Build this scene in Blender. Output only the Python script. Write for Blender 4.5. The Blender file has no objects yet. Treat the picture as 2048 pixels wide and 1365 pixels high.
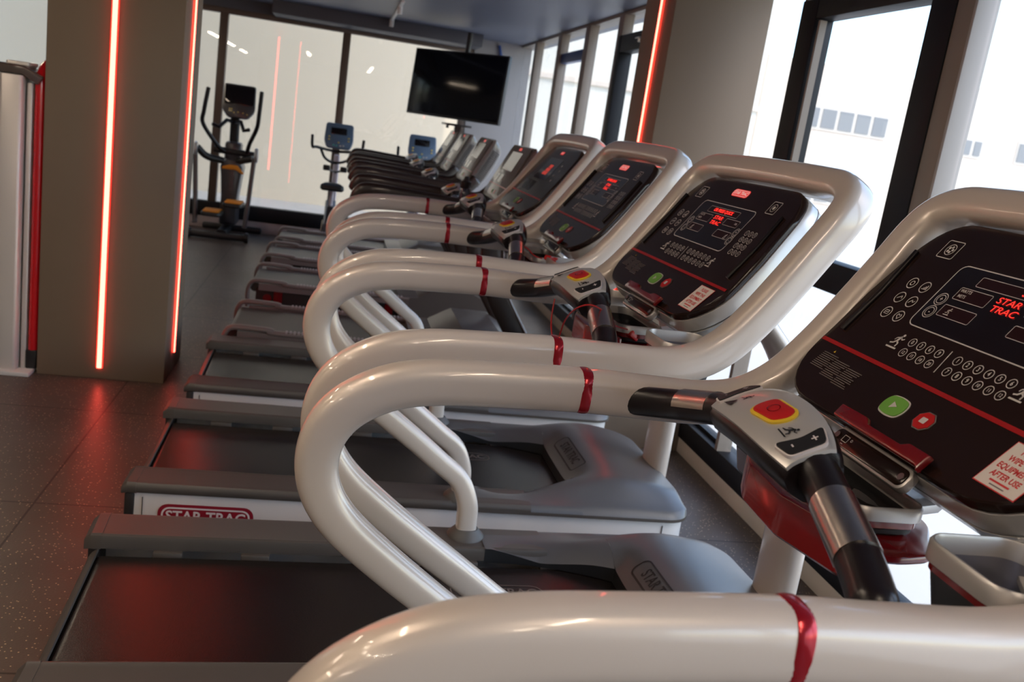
import bpy, bmesh, math, random
from mathutils import Vector, Matrix
from math import sin, cos, pi, radians as rad, sqrt
S = bpy.context.scene
COL = S.collection

# ------------------------------------------------------------------ camera
F_PX = 1838.03
CAM_Z = 1.48916
psi, th, rl = rad(12.23564), rad(12.76373), rad(8.41103)
fw = Vector((sin(psi) * cos(th), cos(psi) * cos(th), -sin(th)))
rt = Vector((cos(psi), -sin(psi), 0))
up = rt.cross(fw)
R_ = rt * cos(rl) + up * sin(rl)
U_ = up * cos(rl) - rt * sin(rl)
cd = bpy.data.cameras.new('camera')
cd.sensor_width = 36.0
cd.lens = F_PX / 2048 * 36.0
cd.clip_start = 0.02
cd.dof.use_dof = True
cd.dof.focus_distance = 1.75
cd.dof.aperture_fstop = 6.3
cam = bpy.data.objects.new('camera', cd)
COL.objects.link(cam)
cam.matrix_world = Matrix(((R_.x, U_.x, -fw.x, 0), (R_.y, U_.y, -fw.y, 0), (R_.z, U_.z, -fw.z, CAM_Z), (0, 0, 0, 1)))
S.camera = cam
# ------------------------------------------------------------------ world, sun, exposure
vs = S.view_settings
vs.view_transform = 'Standard'
vs.look = 'None'
vs.exposure = 0.0
vs.gamma = 1.0
vs.use_curve_mapping = False
w = bpy.data.worlds.new('sky')
S.world = w
w.use_nodes = True
nt = w.node_tree
nt.nodes.clear()
sk = nt.nodes.new('ShaderNodeTexSky')
sk.sky_type = 'NISHITA'
sk.sun_disc = False
sk.sun_elevation = rad(52)
sk.sun_rotation = rad(120)
sk.air_density = 1.0
sk.dust_density = 1.2
bg = nt.nodes.new('ShaderNodeBackground')
bg.inputs['Strength'].default_value = 0.60
ow = nt.nodes.new('ShaderNodeOutputWorld')
nt.links.new(sk.outputs[0], bg.inputs[0])
nt.links.new(bg.outputs[0], ow.inputs[0])
sd = bpy.data.lights.new('sun', 'SUN')
sd.energy = 2.4
sd.angle = rad(0.6)
sd.color = (1.0, 0.93, 0.82)
sun = bpy.data.objects.new('sun', sd)
COL.objects.link(sun)
sun.rotation_euler = Vector((-0.085, 0.60, -1.0)).to_track_quat('-Z', 'Y').to_euler()
S.cycles.use_denoising = True
S.cycles.max_bounces = 8
S.cycles.diffuse_bounces = 4
S.cycles.glossy_bounces = 4
S.cycles.transparent_max_bounces = 16
S.cycles.sample_clamp_indirect = 6.0
S.cycles.caustics_reflective = False
S.cycles.caustics_refractive = False

# ------------------------------------------------------------------ materials
def mat(name, col, rough=0.5, metal=0.0, coat=0.0, coat_rough=0.08, emit=None, es=0.0, spec=0.5, bump=None, var=None):
    m = bpy.data.materials.new(name)
    m.use_nodes = True
    n = m.node_tree.nodes
    l = m.node_tree.links
    b = n['Principled BSDF']
    b.inputs['Base Color'].default_value = (*col, 1)
    b.inputs['Roughness'].default_value = rough
    b.inputs['Metallic'].default_value = metal
    b.inputs['Coat Weight'].default_value = coat
    b.inputs['Coat Roughness'].default_value = coat_rough
    b.inputs['Specular IOR Level'].default_value = spec
    if emit:
        b.inputs['Emission Color'].default_value = (*emit, 1)
        b.inputs['Emission Strength'].default_value = es
    tc = n.new('ShaderNodeTexCoord')
    if var:   # (scale xyz, amount)
        mp = n.new('ShaderNodeMapping')
        mp.inputs['Scale'].default_value = var[0]
        nz = n.new('ShaderNodeTexNoise')
        nz.inputs['Scale'].default_value = 1.0
        nz.inputs['Detail'].default_value = 4
        mx = n.new('ShaderNodeMixRGB')
        mx.blend_type = 'MULTIPLY'
        mx.inputs[0].default_value = var[1]
        mx.inputs[1].default_value = (*col, 1)
        l.new(tc.outputs['Object'], mp.inputs[0])
        l.new(mp.outputs[0], nz.inputs['Vector'])
        l.new(nz.outputs['Fac'], mx.inputs[2])
        l.new(mx.outputs[0], b.inputs['Base Color'])
    if bump:  # (scale, strength)
        nz2 = n.new('ShaderNodeTexNoise')
        nz2.inputs['Scale'].default_value = bump[0]
        nz2.inputs['Detail'].default_value = 3
        bp = n.new('ShaderNodeBump')
        bp.inputs['Strength'].default_value = bump[1]
        bp.inputs['Distance'].default_value = 0.001
        l.new(tc.outputs['Object'], nz2.inputs['Vector'])
        l.new(nz2.outputs['Fac'], bp.inputs['Height'])
        l.new(bp.outputs[0], b.inputs['Normal'])
    return m

M = {}
M['pearl'] = mat('pearl_white_paint', (0.69, 0.60, 0.525), 0.34, 0.18, 0.8, 0.06)
M['white'] = mat('white_skirt_plastic', (0.74, 0.70, 0.67), 0.35, 0.0, 0.2)
M['silver'] = mat('silver_paint', (0.62, 0.60, 0.58), 0.32, 0.45, 0.4)
M['silver2'] = mat('satin_silver_rim', (0.50, 0.48, 0.47), 0.38, 0.6, 0.1)
M['chrome'] = mat('brushed_sensor_metal', (0.62, 0.57, 0.52), 0.24, 1.0)
M['gloss'] = mat('black_gloss_overlay', (0.020, 0.010, 0.008), 0.18, 0, 0.1, 0.05, spec=0.35, var=((9, 9, 9), 0.25))
M['grip'] = mat('black_grip_rubber', (0.009, 0.006, 0.007), 0.30, 0, 0.0, 0.15, spec=0.4)
M['black'] = mat('matt_black_plastic', (0.012, 0.012, 0.013), 0.45)
M['screen'] = mat('display_window', (0.006, 0.004, 0.004), 0.08, 0, 0.5, 0.03)
M['ledbox'] = mat('led_window', (0.022, 0.006, 0.006), 0.2)
M['led'] = mat('led_red', (0.5, 0.02, 0.02), 0.4, emit=(1.0, 0.03, 0.02), es=1.6)
M['ink'] = mat('print_white', (0.62, 0.58, 0.56), 0.4)
M['ink2'] = mat('print_grey', (0.14, 0.12, 0.115), 0.5)
M['red'] = mat('red_translucent_plastic', (0.17, 0.004, 0.006), 0.22, 0, 0.4)
M['redline'] = mat('red_print', (0.40, 0.012, 0.014), 0.3)
M['band'] = mat('red_anodised_band', (0.42, 0.010, 0.020), 0.22, 0.55, 0.4)
M['logo'] = mat('lit_red_badge', (0.55, 0.03, 0.03), 0.3, emit=(1.0, 0.06, 0.05), es=0.5)
M['logow'] = mat('lit_white_lettering', (0.8, 0.7, 0.68), 0.3, emit=(1, 0.75, 0.7), es=0.35)
M['estop'] = mat('red_button', (0.50, 0.012, 0.012), 0.35)
M['yellow'] = mat('yellow_rim', (0.75, 0.50, 0.03), 0.4)
M['green'] = mat('green_button', (0.16, 0.40, 0.06), 0.4)
M['cream'] = mat('sticker_paper', (0.74, 0.68, 0.64), 0.6)
M['stickred'] = mat('sticker_red_ink', (0.62, 0.03, 0.035), 0.5)
M['hood'] = mat('grey_hood_plastic', (0.088, 0.084, 0.086), 0.36, 0, 0.15, 0.25, bump=(400, 0.15))
M['rail'] = mat('grey_brown_rail_plastic', (0.076, 0.063, 0.054), 0.42, bump=(500, 0.2))
M['belt'] = mat('running_belt_rubber', (0.012, 0.008, 0.007), 0.26, spec=0.5, var=((2, 160, 4), 0.55), bump=(260, 0.35))
M['beltprint'] = mat('belt_print', (0.11, 0.085, 0.07), 0.5)
M['deckdark'] = mat('dark_deck_frame', (0.018, 0.014, 0.013), 0.55)
M['badge'] = mat('maroon_badge', (0.28, 0.010, 0.025), 0.35)
M['badgew'] = mat('badge_white', (0.72, 0.66, 0.66), 0.4)
M['boot'] = mat('grey_rubber_boot', (0.085, 0.078, 0.072), 0.5)
M['taupe'] = mat('taupe_console_body', (0.10, 0.082, 0.070), 0.33, 0.35, 0.4)
M['taupe2'] = mat('taupe_console_face', (0.15, 0.125, 0.105), 0.30, 0.1, 0.5)
M['dkbrown'] = mat('dark_brown_handrail', (0.030, 0.020, 0.016), 0.32, 0.2, 0.3)
M['orange'] = mat('orange_plastic', (0.70, 0.24, 0.02), 0.7, spec=0.2)
M['bluegrey'] = mat('blue_grey_console', (0.10, 0.15, 0.23), 0.35)
M['post'] = mat('pale_mast_paint', (0.62, 0.56, 0.62), 0.35, 0.2)
M['ylw'] = mat('yellow_key_caps', (0.75, 0.55, 0.12), 0.5)
M['teal'] = mat('teal_key_caps', (0.05, 0.45, 0.38), 0.5)
M['frame_black'] = mat('black_window_aluminium', (0.006, 0.006, 0.008), 0.5, spec=0.3)
M['frame_blue'] = mat('blue_window_aluminium', (0.03, 0.075, 0.26), 0.35)
M['mull'] = mat('taupe_mullion', (0.26, 0.21, 0.17), 0.45)
M['mull_light'] = mat('grey_mullion_edge', (0.42, 0.38, 0.35), 0.45)
M['brownframe'] = mat('brown_window_frame', (0.105, 0.070, 0.052), 0.45)
M['pillar'] = mat('taupe_wall_paint', (0.235, 0.168, 0.115), 0.70, var=((3, 3, 1.2), 0.18), bump=(90, 0.2))
M['wallgrey'] = mat('grey_wall_paint', (0.33, 0.31, 0.31), 0.8, bump=(90, 0.15))
M['ceil'] = mat('slate_ceiling_paint', (0.15, 0.165, 0.225), 0.45, var=((1.2, 1.2, 1), 0.15))
M['bulk'] = mat('bulkhead_paint', (0.085, 0.085, 0.10), 0.6)
M['skirt'] = mat('cream_baseboard', (0.62, 0.50, 0.37), 0.5)
M['skirtb'] = mat('pale_baseboard_tile', (0.50, 0.42, 0.41), 0.4)
M['ground'] = mat('pale_terrace_concrete', (0.62, 0.60, 0.57), 0.8, var=((0.6, 0.6, 1), 0.2))
M['facade'] = mat('cream_render', (0.78, 0.66, 0.56), 0.85, var=((0.4, 0.4, 0.4), 0.12))
M['facade2'] = mat('pale_render', (0.80, 0.75, 0.66), 0.85, var=((0.5, 0.5, 0.5), 0.10))
M['yardpaint'] = mat('warm_yard_render', (0.86, 0.74, 0.58), 0.85)
M['extglass'] = mat('facade_glass', (0.24, 0.24, 0.25), 0.3)
M['extframe'] = mat('facade_window_frame', (0.72, 0.64, 0.56), 0.6)
M['redframe'] = mat('glossy_red_frame', (0.62, 0.006, 0.012), 0.25, 0, 0.6)
M['tower'] = mat('pale_extruded_aluminium', (0.68, 0.62, 0.58), 0.35, 0.25)
M['towercap'] = mat('smoked_cap', (0.10, 0.075, 0.065), 0.2, 0, 0.5)
M['bottle'] = mat('smoky_bottle', (0.05, 0.06, 0.09), 0.12, 0, 0.5)
M['tube'] = mat('lamp_tube', (0.9, 0.9, 0.9), 0.4, emit=(1.0, 0.80, 0.60), es=50.0)
M['spot'] = mat('lit_lens', (0.9, 0.9, 0.9), 0.4, emit=(1.0, 0.82, 0.62), es=150.0)
M['lampwhite'] = mat('lamp_housing_white', (0.75, 0.73, 0.70), 0.45)
M['ledcore'] = mat('led_strip_core', (0.9, 0.5, 0.4), 0.4, emit=(1.0, 0.075, 0.050), es=14.0)
M['lededge'] = mat('led_strip_edge', (0.8, 0.1, 0.06), 0.4, emit=(1.0, 0.018, 0.012), es=2.0)  # red bloom beside the strip, put in as a weaker glow

def glass_mat(name, tint, ior=1.5, rough=0.0):
    m = bpy.data.materials.new(name)
    m.use_nodes = True
    n = m.node_tree.nodes
    l = m.node_tree.links
    n.clear()
    o = n.new('ShaderNodeOutputMaterial')
    mx = n.new('ShaderNodeMixShader')
    fr = n.new('ShaderNodeFresnel')
    fr.inputs['IOR'].default_value = ior
    t = n.new('ShaderNodeBsdfTransparent')
    t.inputs['Color'].default_value = (*tint, 1)
    g = n.new('ShaderNodeBsdfGlossy')
    g.inputs['Roughness'].default_value = rough
    ge = n.new('ShaderNodeNewGeometry')
    iv = n.new('ShaderNodeMath'); iv.operation = 'SUBTRACT'; iv.inputs[0].default_value = 1.0
    mu = n.new('ShaderNodeMath'); mu.operation = 'MULTIPLY'
    l.new(ge.outputs['Backfacing'], iv.inputs[1])
    l.new(fr.outputs[0], mu.inputs[0]); l.new(iv.outputs[0], mu.inputs[1])
    l.new(mu.outputs[0], mx.inputs[0])
    l.new(t.outputs[0], mx.inputs[1])
    l.new(g.outputs[0], mx.inputs[2])
    l.new(mx.outputs[0], o.inputs[0])
    return m
M['pane'] = glass_mat('clear_glass', (0.93, 0.95, 0.95), 1.45)
M['paneback'] = glass_mat('thick_back_glass', (0.86, 0.86, 0.84), 2.0)

def floor_mat():
    m = mat('speckled_rubber_floor', (0.05, 0.045, 0.04), 0.38, spec=0.3)
    n = m.node_tree.nodes
    l = m.node_tree.links
    b = n['Principled BSDF']
    tc = n.new('ShaderNodeTexCoord')
    sp = n.new('ShaderNodeTexVoronoi')
    sp.inputs['Scale'].default_value = 85
    cr = n.new('ShaderNodeValToRGB')
    cr.color_ramp.elements[0].position = 0.14
    cr.color_ramp.elements[0].color = (1, 1, 1, 1)
    cr.color_ramp.elements[1].position = 0.22
    cr.color_ramp.elements[1].color = (0, 0, 0, 1)
    sel = n.new('ShaderNodeSeparateColor')
    gt = n.new('ShaderNodeMath'); gt.operation = 'GREATER_THAN'; gt.inputs[1].default_value = 0.45
    ml = n.new('ShaderNodeMath'); ml.operation = 'MULTIPLY'
    nz = n.new('ShaderNodeTexNoise'); nz.inputs['Scale'].default_value = 3.0; nz.inputs['Detail'].default_value = 6
    base = n.new('ShaderNodeMixRGB')
    base.inputs[1].default_value = (0.066, 0.050, 0.042, 1)
    base.inputs[2].default_value = (0.122, 0.095, 0.080, 1)
    spk = n.new('ShaderNodeMixRGB')
    spk.inputs[2].default_value = (0.60, 0.46, 0.30, 1)
    # tile seams
    br = n.new('ShaderNodeTexBrick')
    br.offset = 0.0
    br.inputs['Scale'].default_value = 1.0
    br.inputs['Brick Width'].default_value = 1.0
    br.inputs['Row Height'].default_value = 1.0
    br.inputs['Mortar Size'].default_value = 0.004
    br.inputs['Color1'].default_value = (1, 1, 1, 1)
    br.inputs['Color2'].default_value = (1, 1, 1, 1)
    br.inputs['Mortar'].default_value = (0.25, 0.25, 0.25, 1)
    mp = n.new('ShaderNodeMapping')
    mp.inputs['Location'].default_value = (0.905, -0.21, 0)
    seam = n.new('ShaderNodeMixRGB'); seam.blend_type = 'MULTIPLY'; seam.inputs[0].default_value = 1.0
    l.new(tc.outputs['Object'], sp.inputs['Vector'])
    l.new(tc.outputs['Object'], nz.inputs['Vector'])
    l.new(tc.outputs['Object'], mp.inputs[0])
    l.new(mp.outputs[0], br.inputs['Vector'])
    l.new(sp.outputs['Distance'], cr.inputs[0])
    l.new(sp.outputs['Color'], sel.inputs[0])
    l.new(sel.outputs[0], gt.inputs[0])
    l.new(cr.outputs[0], ml.inputs[0]); l.new(gt.outputs[0], ml.inputs[1])
    l.new(nz.outputs['Fac'], base.inputs[0])
    l.new(base.outputs[0], spk.inputs[1]); l.new(ml.outputs[0], spk.inputs[0])
    l.new(spk.outputs[0], seam.inputs[1]); l.new(br.outputs['Color'], seam.inputs[2])
    l.new(seam.outputs[0], b.inputs['Base Color'])
    n2 = n.new('ShaderNodeTexNoise'); n2.inputs['Scale'].default_value = 140
    bp = n.new('ShaderNodeBump'); bp.inputs['Strength'].default_value = 0.25; bp.inputs['Distance'].default_value = 0.002
    l.new(tc.outputs['Object'], n2.inputs['Vector']); l.new(n2.outputs['Fac'], bp.inputs['Height']); l.new(bp.outputs[0], b.inputs['Normal'])
    return m
M['floor'] = floor_mat()

# ------------------------------------------------------------------ mesh helpers
class MB:
    """collects geometry, links it as ONE mesh object"""
    def __init__(s):
        s.v = []; s.f = []; s.m = []; s.mats = []
    def slot(s, m):
        m = M[m] if isinstance(m, str) else m
        if m not in s.mats: s.mats.append(m)
        return s.mats.index(m)
    def add(s, vs, fs, m):
        k = len(s.v); i = s.slot(m)
        s.v += [tuple(p) for p in vs]
        for f in fs:
            s.f.append([a + k for a in f]); s.m.append(i)
        return s
    def build(s, name, parent=None, angle=38, **tags):
        me = bpy.data.meshes.new(name)
        me.from_pydata(s.v, [], s.f)
        for m in s.mats: me.materials.append(m)
        me.polygons.foreach_set('material_index', s.m)
        me.polygons.foreach_set('use_smooth', [True] * len(s.f))
        me.update()
        bm = bmesh.new(); bm.from_mesh(me)
        bmesh.ops.recalc_face_normals(bm, faces=bm.faces)
        bm.to_mesh(me); bm.free()
        me.set_sharp_from_angle(angle=rad(angle))
        o = bpy.data.objects.new(name, me)
        COL.objects.link(o)
        if parent: o.parent = parent
        for k, v in tags.items(): o[k] = v
        return o
    # --- shapes
    def box(s, c, d, m, bev=0.0, rot=None, seg=2):
        bm = bmesh.new()
        bmesh.ops.create_cube(bm, size=1)
        for v in bm.verts: v.co = Vector((v.co.x * d[0], v.co.y * d[1], v.co.z * d[2]))
        if bev > 0:
            bmesh.ops.bevel(bm, geom=bm.edges[:], offset=min(bev, min(d) * 0.49), segments=seg, profile=0.5, affect='EDGES')
        Rm = rot if rot is not None else Matrix.Identity(3)
        bm.verts.index_update()
        s.add([Rm @ v.co + Vector(c) for v in bm.verts], [[v.index for v in f.verts] for f in bm.faces], m)
        bm.free(); return s
    def b2(s, lo, hi, m, bev=0.0):
        lo, hi = Vector(lo), Vector(hi)
        return s.box((lo + hi) / 2, hi - lo, m, bev)
    def sweep(s, pts, sec, m, closed=False, scale=None, n0=None, cap=True, rnd=0):
        """sec: list of (a,b): a along n (reference normal), b along binormal"""
        pts = [Vector(p) for p in pts]
        N = len(pts)
        T = []
        for i in range(N):
            a = pts[max(i - 1, 0)]; b = pts[min(i + 1, N - 1)]
            if closed: a = pts[(i - 1) % N]; b = pts[(i + 1) % N]
            T.append((b - a).normalized())
        n = Vector(n0) if n0 else (Vector((0, 0, 1)) if abs(T[0].z) < 0.9 else Vector((1, 0, 0)))
        n = (n - T[0] * n.dot(T[0])).normalized()
        sc = scale or [1.0] * N
        rings = []
        fr = []
        for i in range(N):
            if i:
                q = T[i - 1].rotation_difference(T[i]); n = q @ n
                n = (n - T[i] * n.dot(T[i])).normalized()
            fr.append((n.copy(), T[i].cross(n)))
        def ring(p, i, k):
            a, b = fr[i]
            return [p + a * (x * k) + b * (y * k) for x, y in sec]
        if rnd and not closed:   # rounded caps
            for j in range(5, 0, -1):
                t = j / 5.5
                rings.append(ring(pts[0] - T[0] * rnd * t, 0, sc[0] * sqrt(max(1 - t * t, 0.02))))
        for i in range(N): rings.append(ring(pts[i], i, sc[i]))
        if rnd and not closed:
            for j in range(1, 6):
                t = j / 5.5
                rings.append(ring(pts[-1] + T[-1] * rnd * t, N - 1, sc[-1] * sqrt(max(1 - t * t, 0.02))))
        K = len(sec); vs = [p for r in rings for p in r]; fs = []
        L = len(rings)
        for i in range(L if closed else L - 1):
            for k in range(K):
                a = i * K + k; b = i * K + (k + 1) % K; i2 = (i + 1) % L
                fs.append([a, b, i2 * K + (k + 1) % K, i2 * K + k])
        if cap and not closed:
            fs.append(list(range(K))[::-1]); fs.append([(L - 1) * K + k for k in range(K)])
        return s.add(vs, fs, m)
    def tube(s, pts, r, m, seg=12, **kw):
        return s.sweep(pts, [(r * cos(2 * pi * k / seg), r * sin(2 * pi * k / seg)) for k in range(seg)], m, **kw)
    def loft(s, rings, m, cap=(True, True), mats=None):
        K = len(rings[0]); vs = [p for r in rings for p in r]
        for i in range(len(rings) - 1):
            pass
        k0 = len(s.v); s.v += [tuple(p) for p in vs]
        for i in range(len(rings) - 1):
            sl = s.slot(mats[i] if mats else m)
            for k in range(K):
                s.f.append([k0 + i * K + k, k0 + i * K + (k + 1) % K, k0 + (i + 1) * K + (k + 1) % K, k0 + (i + 1) * K + k]); s.m.append(sl)
        if cap[0]: s.f.append([k0 + k for k in range(K)][::-1]); s.m.append(s.slot(mats[0] if mats else m))
        if cap[1]: s.f.append([k0 + (len(rings) - 1) * K + k for k in range(K)]); s.m.append(s.slot(mats[-1] if mats else m))
        return s
    def prism(s, poly, z0, z1, m, bev=0.0, axes=None, o=(0, 0, 0)):
        """poly in 2D extruded; axes = (ex, ey, ez)"""
        ex, ey, ez = [Vector(a) for a in (axes or ((1, 0, 0), (0, 1, 0), (0, 0, 1)))]
        o = Vector(o)
        P = lambda p, z: o + ex * p[0] + ey * p[1] + ez * z
        if bev:
            ins = inset(poly, bev)
            rings = [[P(p, z0) for p in ins], [P(p, z0 + bev) for p in poly], [P(p, z1 - bev) for p in poly], [P(p, z1 - bev * 0.3) for p in inset(poly, bev * 0.35)], [P(p, z1) for p in ins]]
        else:
            rings = [[P(p, z0) for p in poly], [P(p, z1) for p in poly]]
        return s.loft(rings, m)
    def cyl(s, c, r, h, m, axis=(0, 0, 1), seg=24, r2=None):
        ax = Vector(axis).normalized(); a = ax.orthogonal().normalized(); b = ax.cross(a)
        r2 = r if r2 is None else r2
        c = Vector(c)
        rg = lambda z, q: [c + ax * z + a * (q * cos(2 * pi * k / seg)) + b * (q * sin(2 * pi * k / seg)) for k in range(seg)]
        return s.loft([rg(-h / 2, r), rg(h / 2, r2)], m)
    def lathe(s, c, prof, m, axis=(0, 0, 1), seg=24, mats=None, cap=(True, True)):
        ax = Vector(axis).normalized(); a = ax.orthogonal().normalized(); b = ax.cross(a); c = Vector(c)
        return s.loft([[c + ax * z + a * (q * cos(2 * pi * k / seg)) + b * (q * sin(2 * pi * k / seg)) for k in range(seg)] for q, z in prof], m, cap, mats)

def inset(poly, d):
    N = len(poly); out = []
    area = sum(poly[i][0] * poly[(i + 1) % N][1] - poly[(i + 1) % N][0] * poly[i][1] for i in range(N))
    sg = 1 if area > 0 else -1
    for i in range(N):
        p0, p1, p2 = Vector(poly[i - 1]), Vector(poly[i]), Vector(poly[(i + 1) % N])
        e1 = (p1 - p0); e2 = (p2 - p1)
        if e1.length < 1e-9 or e2.length < 1e-9: out.append(tuple(p1)); continue
        e1.normalize(); e2.normalize()
        n1 = Vector((-e1.y, e1.x)) * sg; n2 = Vector((-e2.y, e2.x)) * sg
        b = (n1 + n2)
        if b.length < 1e-6: out.append(tuple(p1)); continue
        b.normalize(); k = d / max(b.dot(n1), 0.4)
        out.append(tuple(p1 + b * k))
    return out
def rrect(x0, y0, x1, y1, r, n=5):
    out = []
    for cx, cy, a0 in ((x1 - r, y1 - r, 0), (x0 + r, y1 - r, 90), (x0 + r, y0 + r, 180), (x1 - r, y0 + r, 270)):
        for k in range(n + 1):
            a = rad(a0 + 90 * k / n); out.append((cx + r * cos(a), cy + r * sin(a)))
    return out
def rpoly(pts, r, n=4):
    """rounded polygon"""
    out = []; N = len(pts)
    for i in range(N):
        p = Vector(pts[i]); a = Vector(pts[i - 1]) - p; b = Vector(pts[(i + 1) % N]) - p
        rr = min(r, a.length * 0.45, b.length * 0.45)
        s, e = p + a.normalized() * rr, p + b.normalized() * rr
        for k in range(n + 1):
            t = k / n; out.append(tuple(s * (1 - t) ** 2 + p * (2 * t * (1 - t)) + e * t * t))
    return out
def catmull(pts, n=8):
    P = [Vector(p) for p in pts]; out = []
    for i in range(len(P) - 1):
        p0 = P[i - 1] if i else P[0] * 2 - P[1]; p1, p2 = P[i], P[i + 1]
        p3 = P[i + 2] if i + 2 < len(P) else P[-1] * 2 - P[-2]
        for k in range(n):
            t = k / n
            out.append(0.5 * ((2 * p1) + (p2 - p0) * t + (2 * p0 - 5 * p1 + 4 * p2 - p3) * t * t + (3 * p1 - p0 - 3 * p2 + p3) * t ** 3))
    out.append(P[-1]); return out
def superell(a, b, e=2.6, n=28):
    f = lambda c: math.copysign(abs(c) ** (2 / e), c)
    return [(a * f(cos(2 * pi * k / n)), b * f(sin(2 * pi * k / n))) for k in range(n)]

TXT = {}
def text_mesh(s, bold=0.0):
    k = (s, bold)
    if k not in TXT:
        c = bpy.data.curves.new('lettering', 'FONT')
        c.body = s; c.align_x = 'CENTER'; c.align_y = 'CENTER'; c.resolution_u = 3; c.offset = bold; c.size = 1.0
        o = bpy.data.objects.new('lettering', c); COL.objects.link(o)
        dg = bpy.context.evaluated_depsgraph_get()
        me = bpy.data.meshes.new_from_object(o.evaluated_get(dg))
        TXT[k] = ([(v.co.x, v.co.y) for v in me.vertices], [list(p.vertices) for p in me.polygons])
        bpy.data.objects.remove(o); bpy.data.curves.remove(c); bpy.data.meshes.remove(me)
    return TXT[k]

class Print:
    """flat print laid on a surface given by fn(x, y) -> point (already lifted)"""
    def __init__(s, mb, fn): s.mb, s.fn = mb, fn
    def poly(s, pts, m, h=0.0005):
        s.mb.add([s.fn(x, y, h) for x, y in pts], [list(range(len(pts)))], m)
    def outline(s, pts, t, m, h=0.0005):
        q = inset(pts, t); N = len(pts)
        s.mb.add([s.fn(x, y, h) for x, y in pts] + [s.fn(x, y, h) for x, y in q], [[i, (i + 1) % N, N + (i + 1) % N, N + i] for i in range(N)], m)
    def ring(s, cx, cy, r, t, m, n=20, h=0.0005):
        s.outline([(cx + r * cos(2 * pi * k / n), cy + r * sin(2 * pi * k / n)) for k in range(n)], t, m, h)
    def disc(s, cx, cy, r, m, n=20, h=0.0005):
        s.poly([(cx + r * cos(2 * pi * k / n), cy + r * sin(2 * pi * k / n)) for k in range(n)], m, h)
    def line(s, a, b, t, m, h=0.0005):
        a, b = Vector(a), Vector(b); d = (b - a).normalized(); n = Vector((-d.y, d.x)) * t / 2
        s.poly([tuple(a - n), tuple(b - n), tuple(b + n), tuple(a + n)], m, h)
    def text(s, t, cx, cy, size, m, h=0.0006, sx=1.0, bold=0.012, shear=0.0):
        v, f = text_mesh(t, bold)
        s.mb.add([s.fn(cx + (x + shear * y) * size * sx, cy + y * size, h) for x, y in v], f, m)
    def runner(s, cx, cy, k, m, belt=True, h=0.0006):
        L = lambda a, b, t: s.line((cx + a[0] * k, cy + a[1] * k), (cx + b[0] * k, cy + b[1] * k), t * k, m, h)
        s.disc(cx + 0.28 * k, cy + 0.95 * k, 0.12 * k, m, 10, h)
        L((0.20, 0.82), (0.0, 0.40), 0.2); L((0.0, 0.42), (0.30, 0.22), 0.14); L((0.30, 0.24), (0.26, -0.08), 0.13)
        L((0.02, 0.42), (-0.22, 0.16), 0.15); L((-0.20, 0.18), (-0.52, 0.10), 0.12)
        L((0.16, 0.76), (0.42, 0.56), 0.1); L((0.42, 0.58), (0.60, 0.70), 0.09); L((0.12, 0.74), (-0.22, 0.62), 0.1); L((-0.22, 0.62), (-0.30, 0.42), 0.09)
        if belt: L((-0.6, -0.22), (0.55, -0.22), 0.13)

def empty(name, loc, rz=0.0):
    o = bpy.data.objects.new(name, None); COL.objects.link(o)
    o.location = loc; o.rotation_euler = (0, 0, rz); o.empty_display_size = 0.2
    return o
def tag(o, label, cat, group=None):
    o['label'] = label; o['category'] = cat
    if group: o['group'] = group
    return o
def kids(o): return [c for c in bpy.data.objects if c.parent == o]
def copy_tree(o, parent=None):
    c = o.copy(); COL.objects.link(c); c.parent = parent
    for ch in kids(o): copy_tree(ch, c)
    return c
def struct(o): o['kind'] = 'structure'; return o

# ================================================================== SETTING
XW, YB, ZC = 1.89, 10.5, 2.41
XL, YN = -5.0, -4.0
struct(MB().b2((XL - .2, YN - .2, -0.12), (XW + 0.02, YB + .1, 0), 'floor').build('floor'))
struct(MB().b2((XL - .2, YN - .2, ZC), (XW + 0.25, YB + .3, ZC + .2), 'ceil').build('ceiling'))
struct(MB().b2((XL - .2, YN - .2, 0), (XL, YB + .3, ZC), 'wallgrey').build('wall_left'))
struct(MB().b2((XL, YN - .2, 0), (XW + .2, YN, ZC), 'wallgrey').build('wall_front'))
struct(MB().b2((1.375, YB - .06, 0), (XW + .12, YB + .2, ZC), 'wallgrey').build('wall_back'))
# bulkhead beam along the back glass
struct(MB().b2((-0.75, 9.92, 2.285), (1.38, YB - .01, ZC), 'bulk', .004).build('trim_1'))
# top frame member, bottom rail and baseboard of the back glass wall
struct(MB().b2((XL, YB - .05, 2.245), (1.375, YB + .05, 2.30), 'brownframe', .004).build('trim_2'))
struct(MB().b2((XL, YB - .05, 2.30), (1.375, YB + .1, ZC), 'bulk').build('trim_3'))
struct(MB().b2((XL, YB - .07, 0.125), (1.375, YB + .05, 0.285), 'frame_black', .006).build('trim_4'))
struct(MB().b2((XL, YB - .06, 0.0), (1.375, YB + .08, 0.125), 'skirtb', .003).build('baseboard_back'))
xs = [XL, -3.85, -2.55, -1.262, 0.0, 1.335]
for k in range(5):
    a, b = xs[k], xs[k + 1]
    fr = MB().b2((b - .042, YB - .05, .285), (b + .042, YB + .05, 2.245), 'brownframe', .004).build('window_%d' % (k + 10))
    struct(fr)
    struct(MB().b2((a + .04, YB - .006, .285), (b - .04, YB + .006, 2.245), 'paneback').build('pane', fr))

struct(MB().b2((XL - .2, YN - .2, ZC + .22), (XW + .25, YB + .3, 10.5), 'facade2').build('wall_unseen_sun_block'))  # unseen mass above the ceiling, added to keep sun off the yard wall
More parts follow.
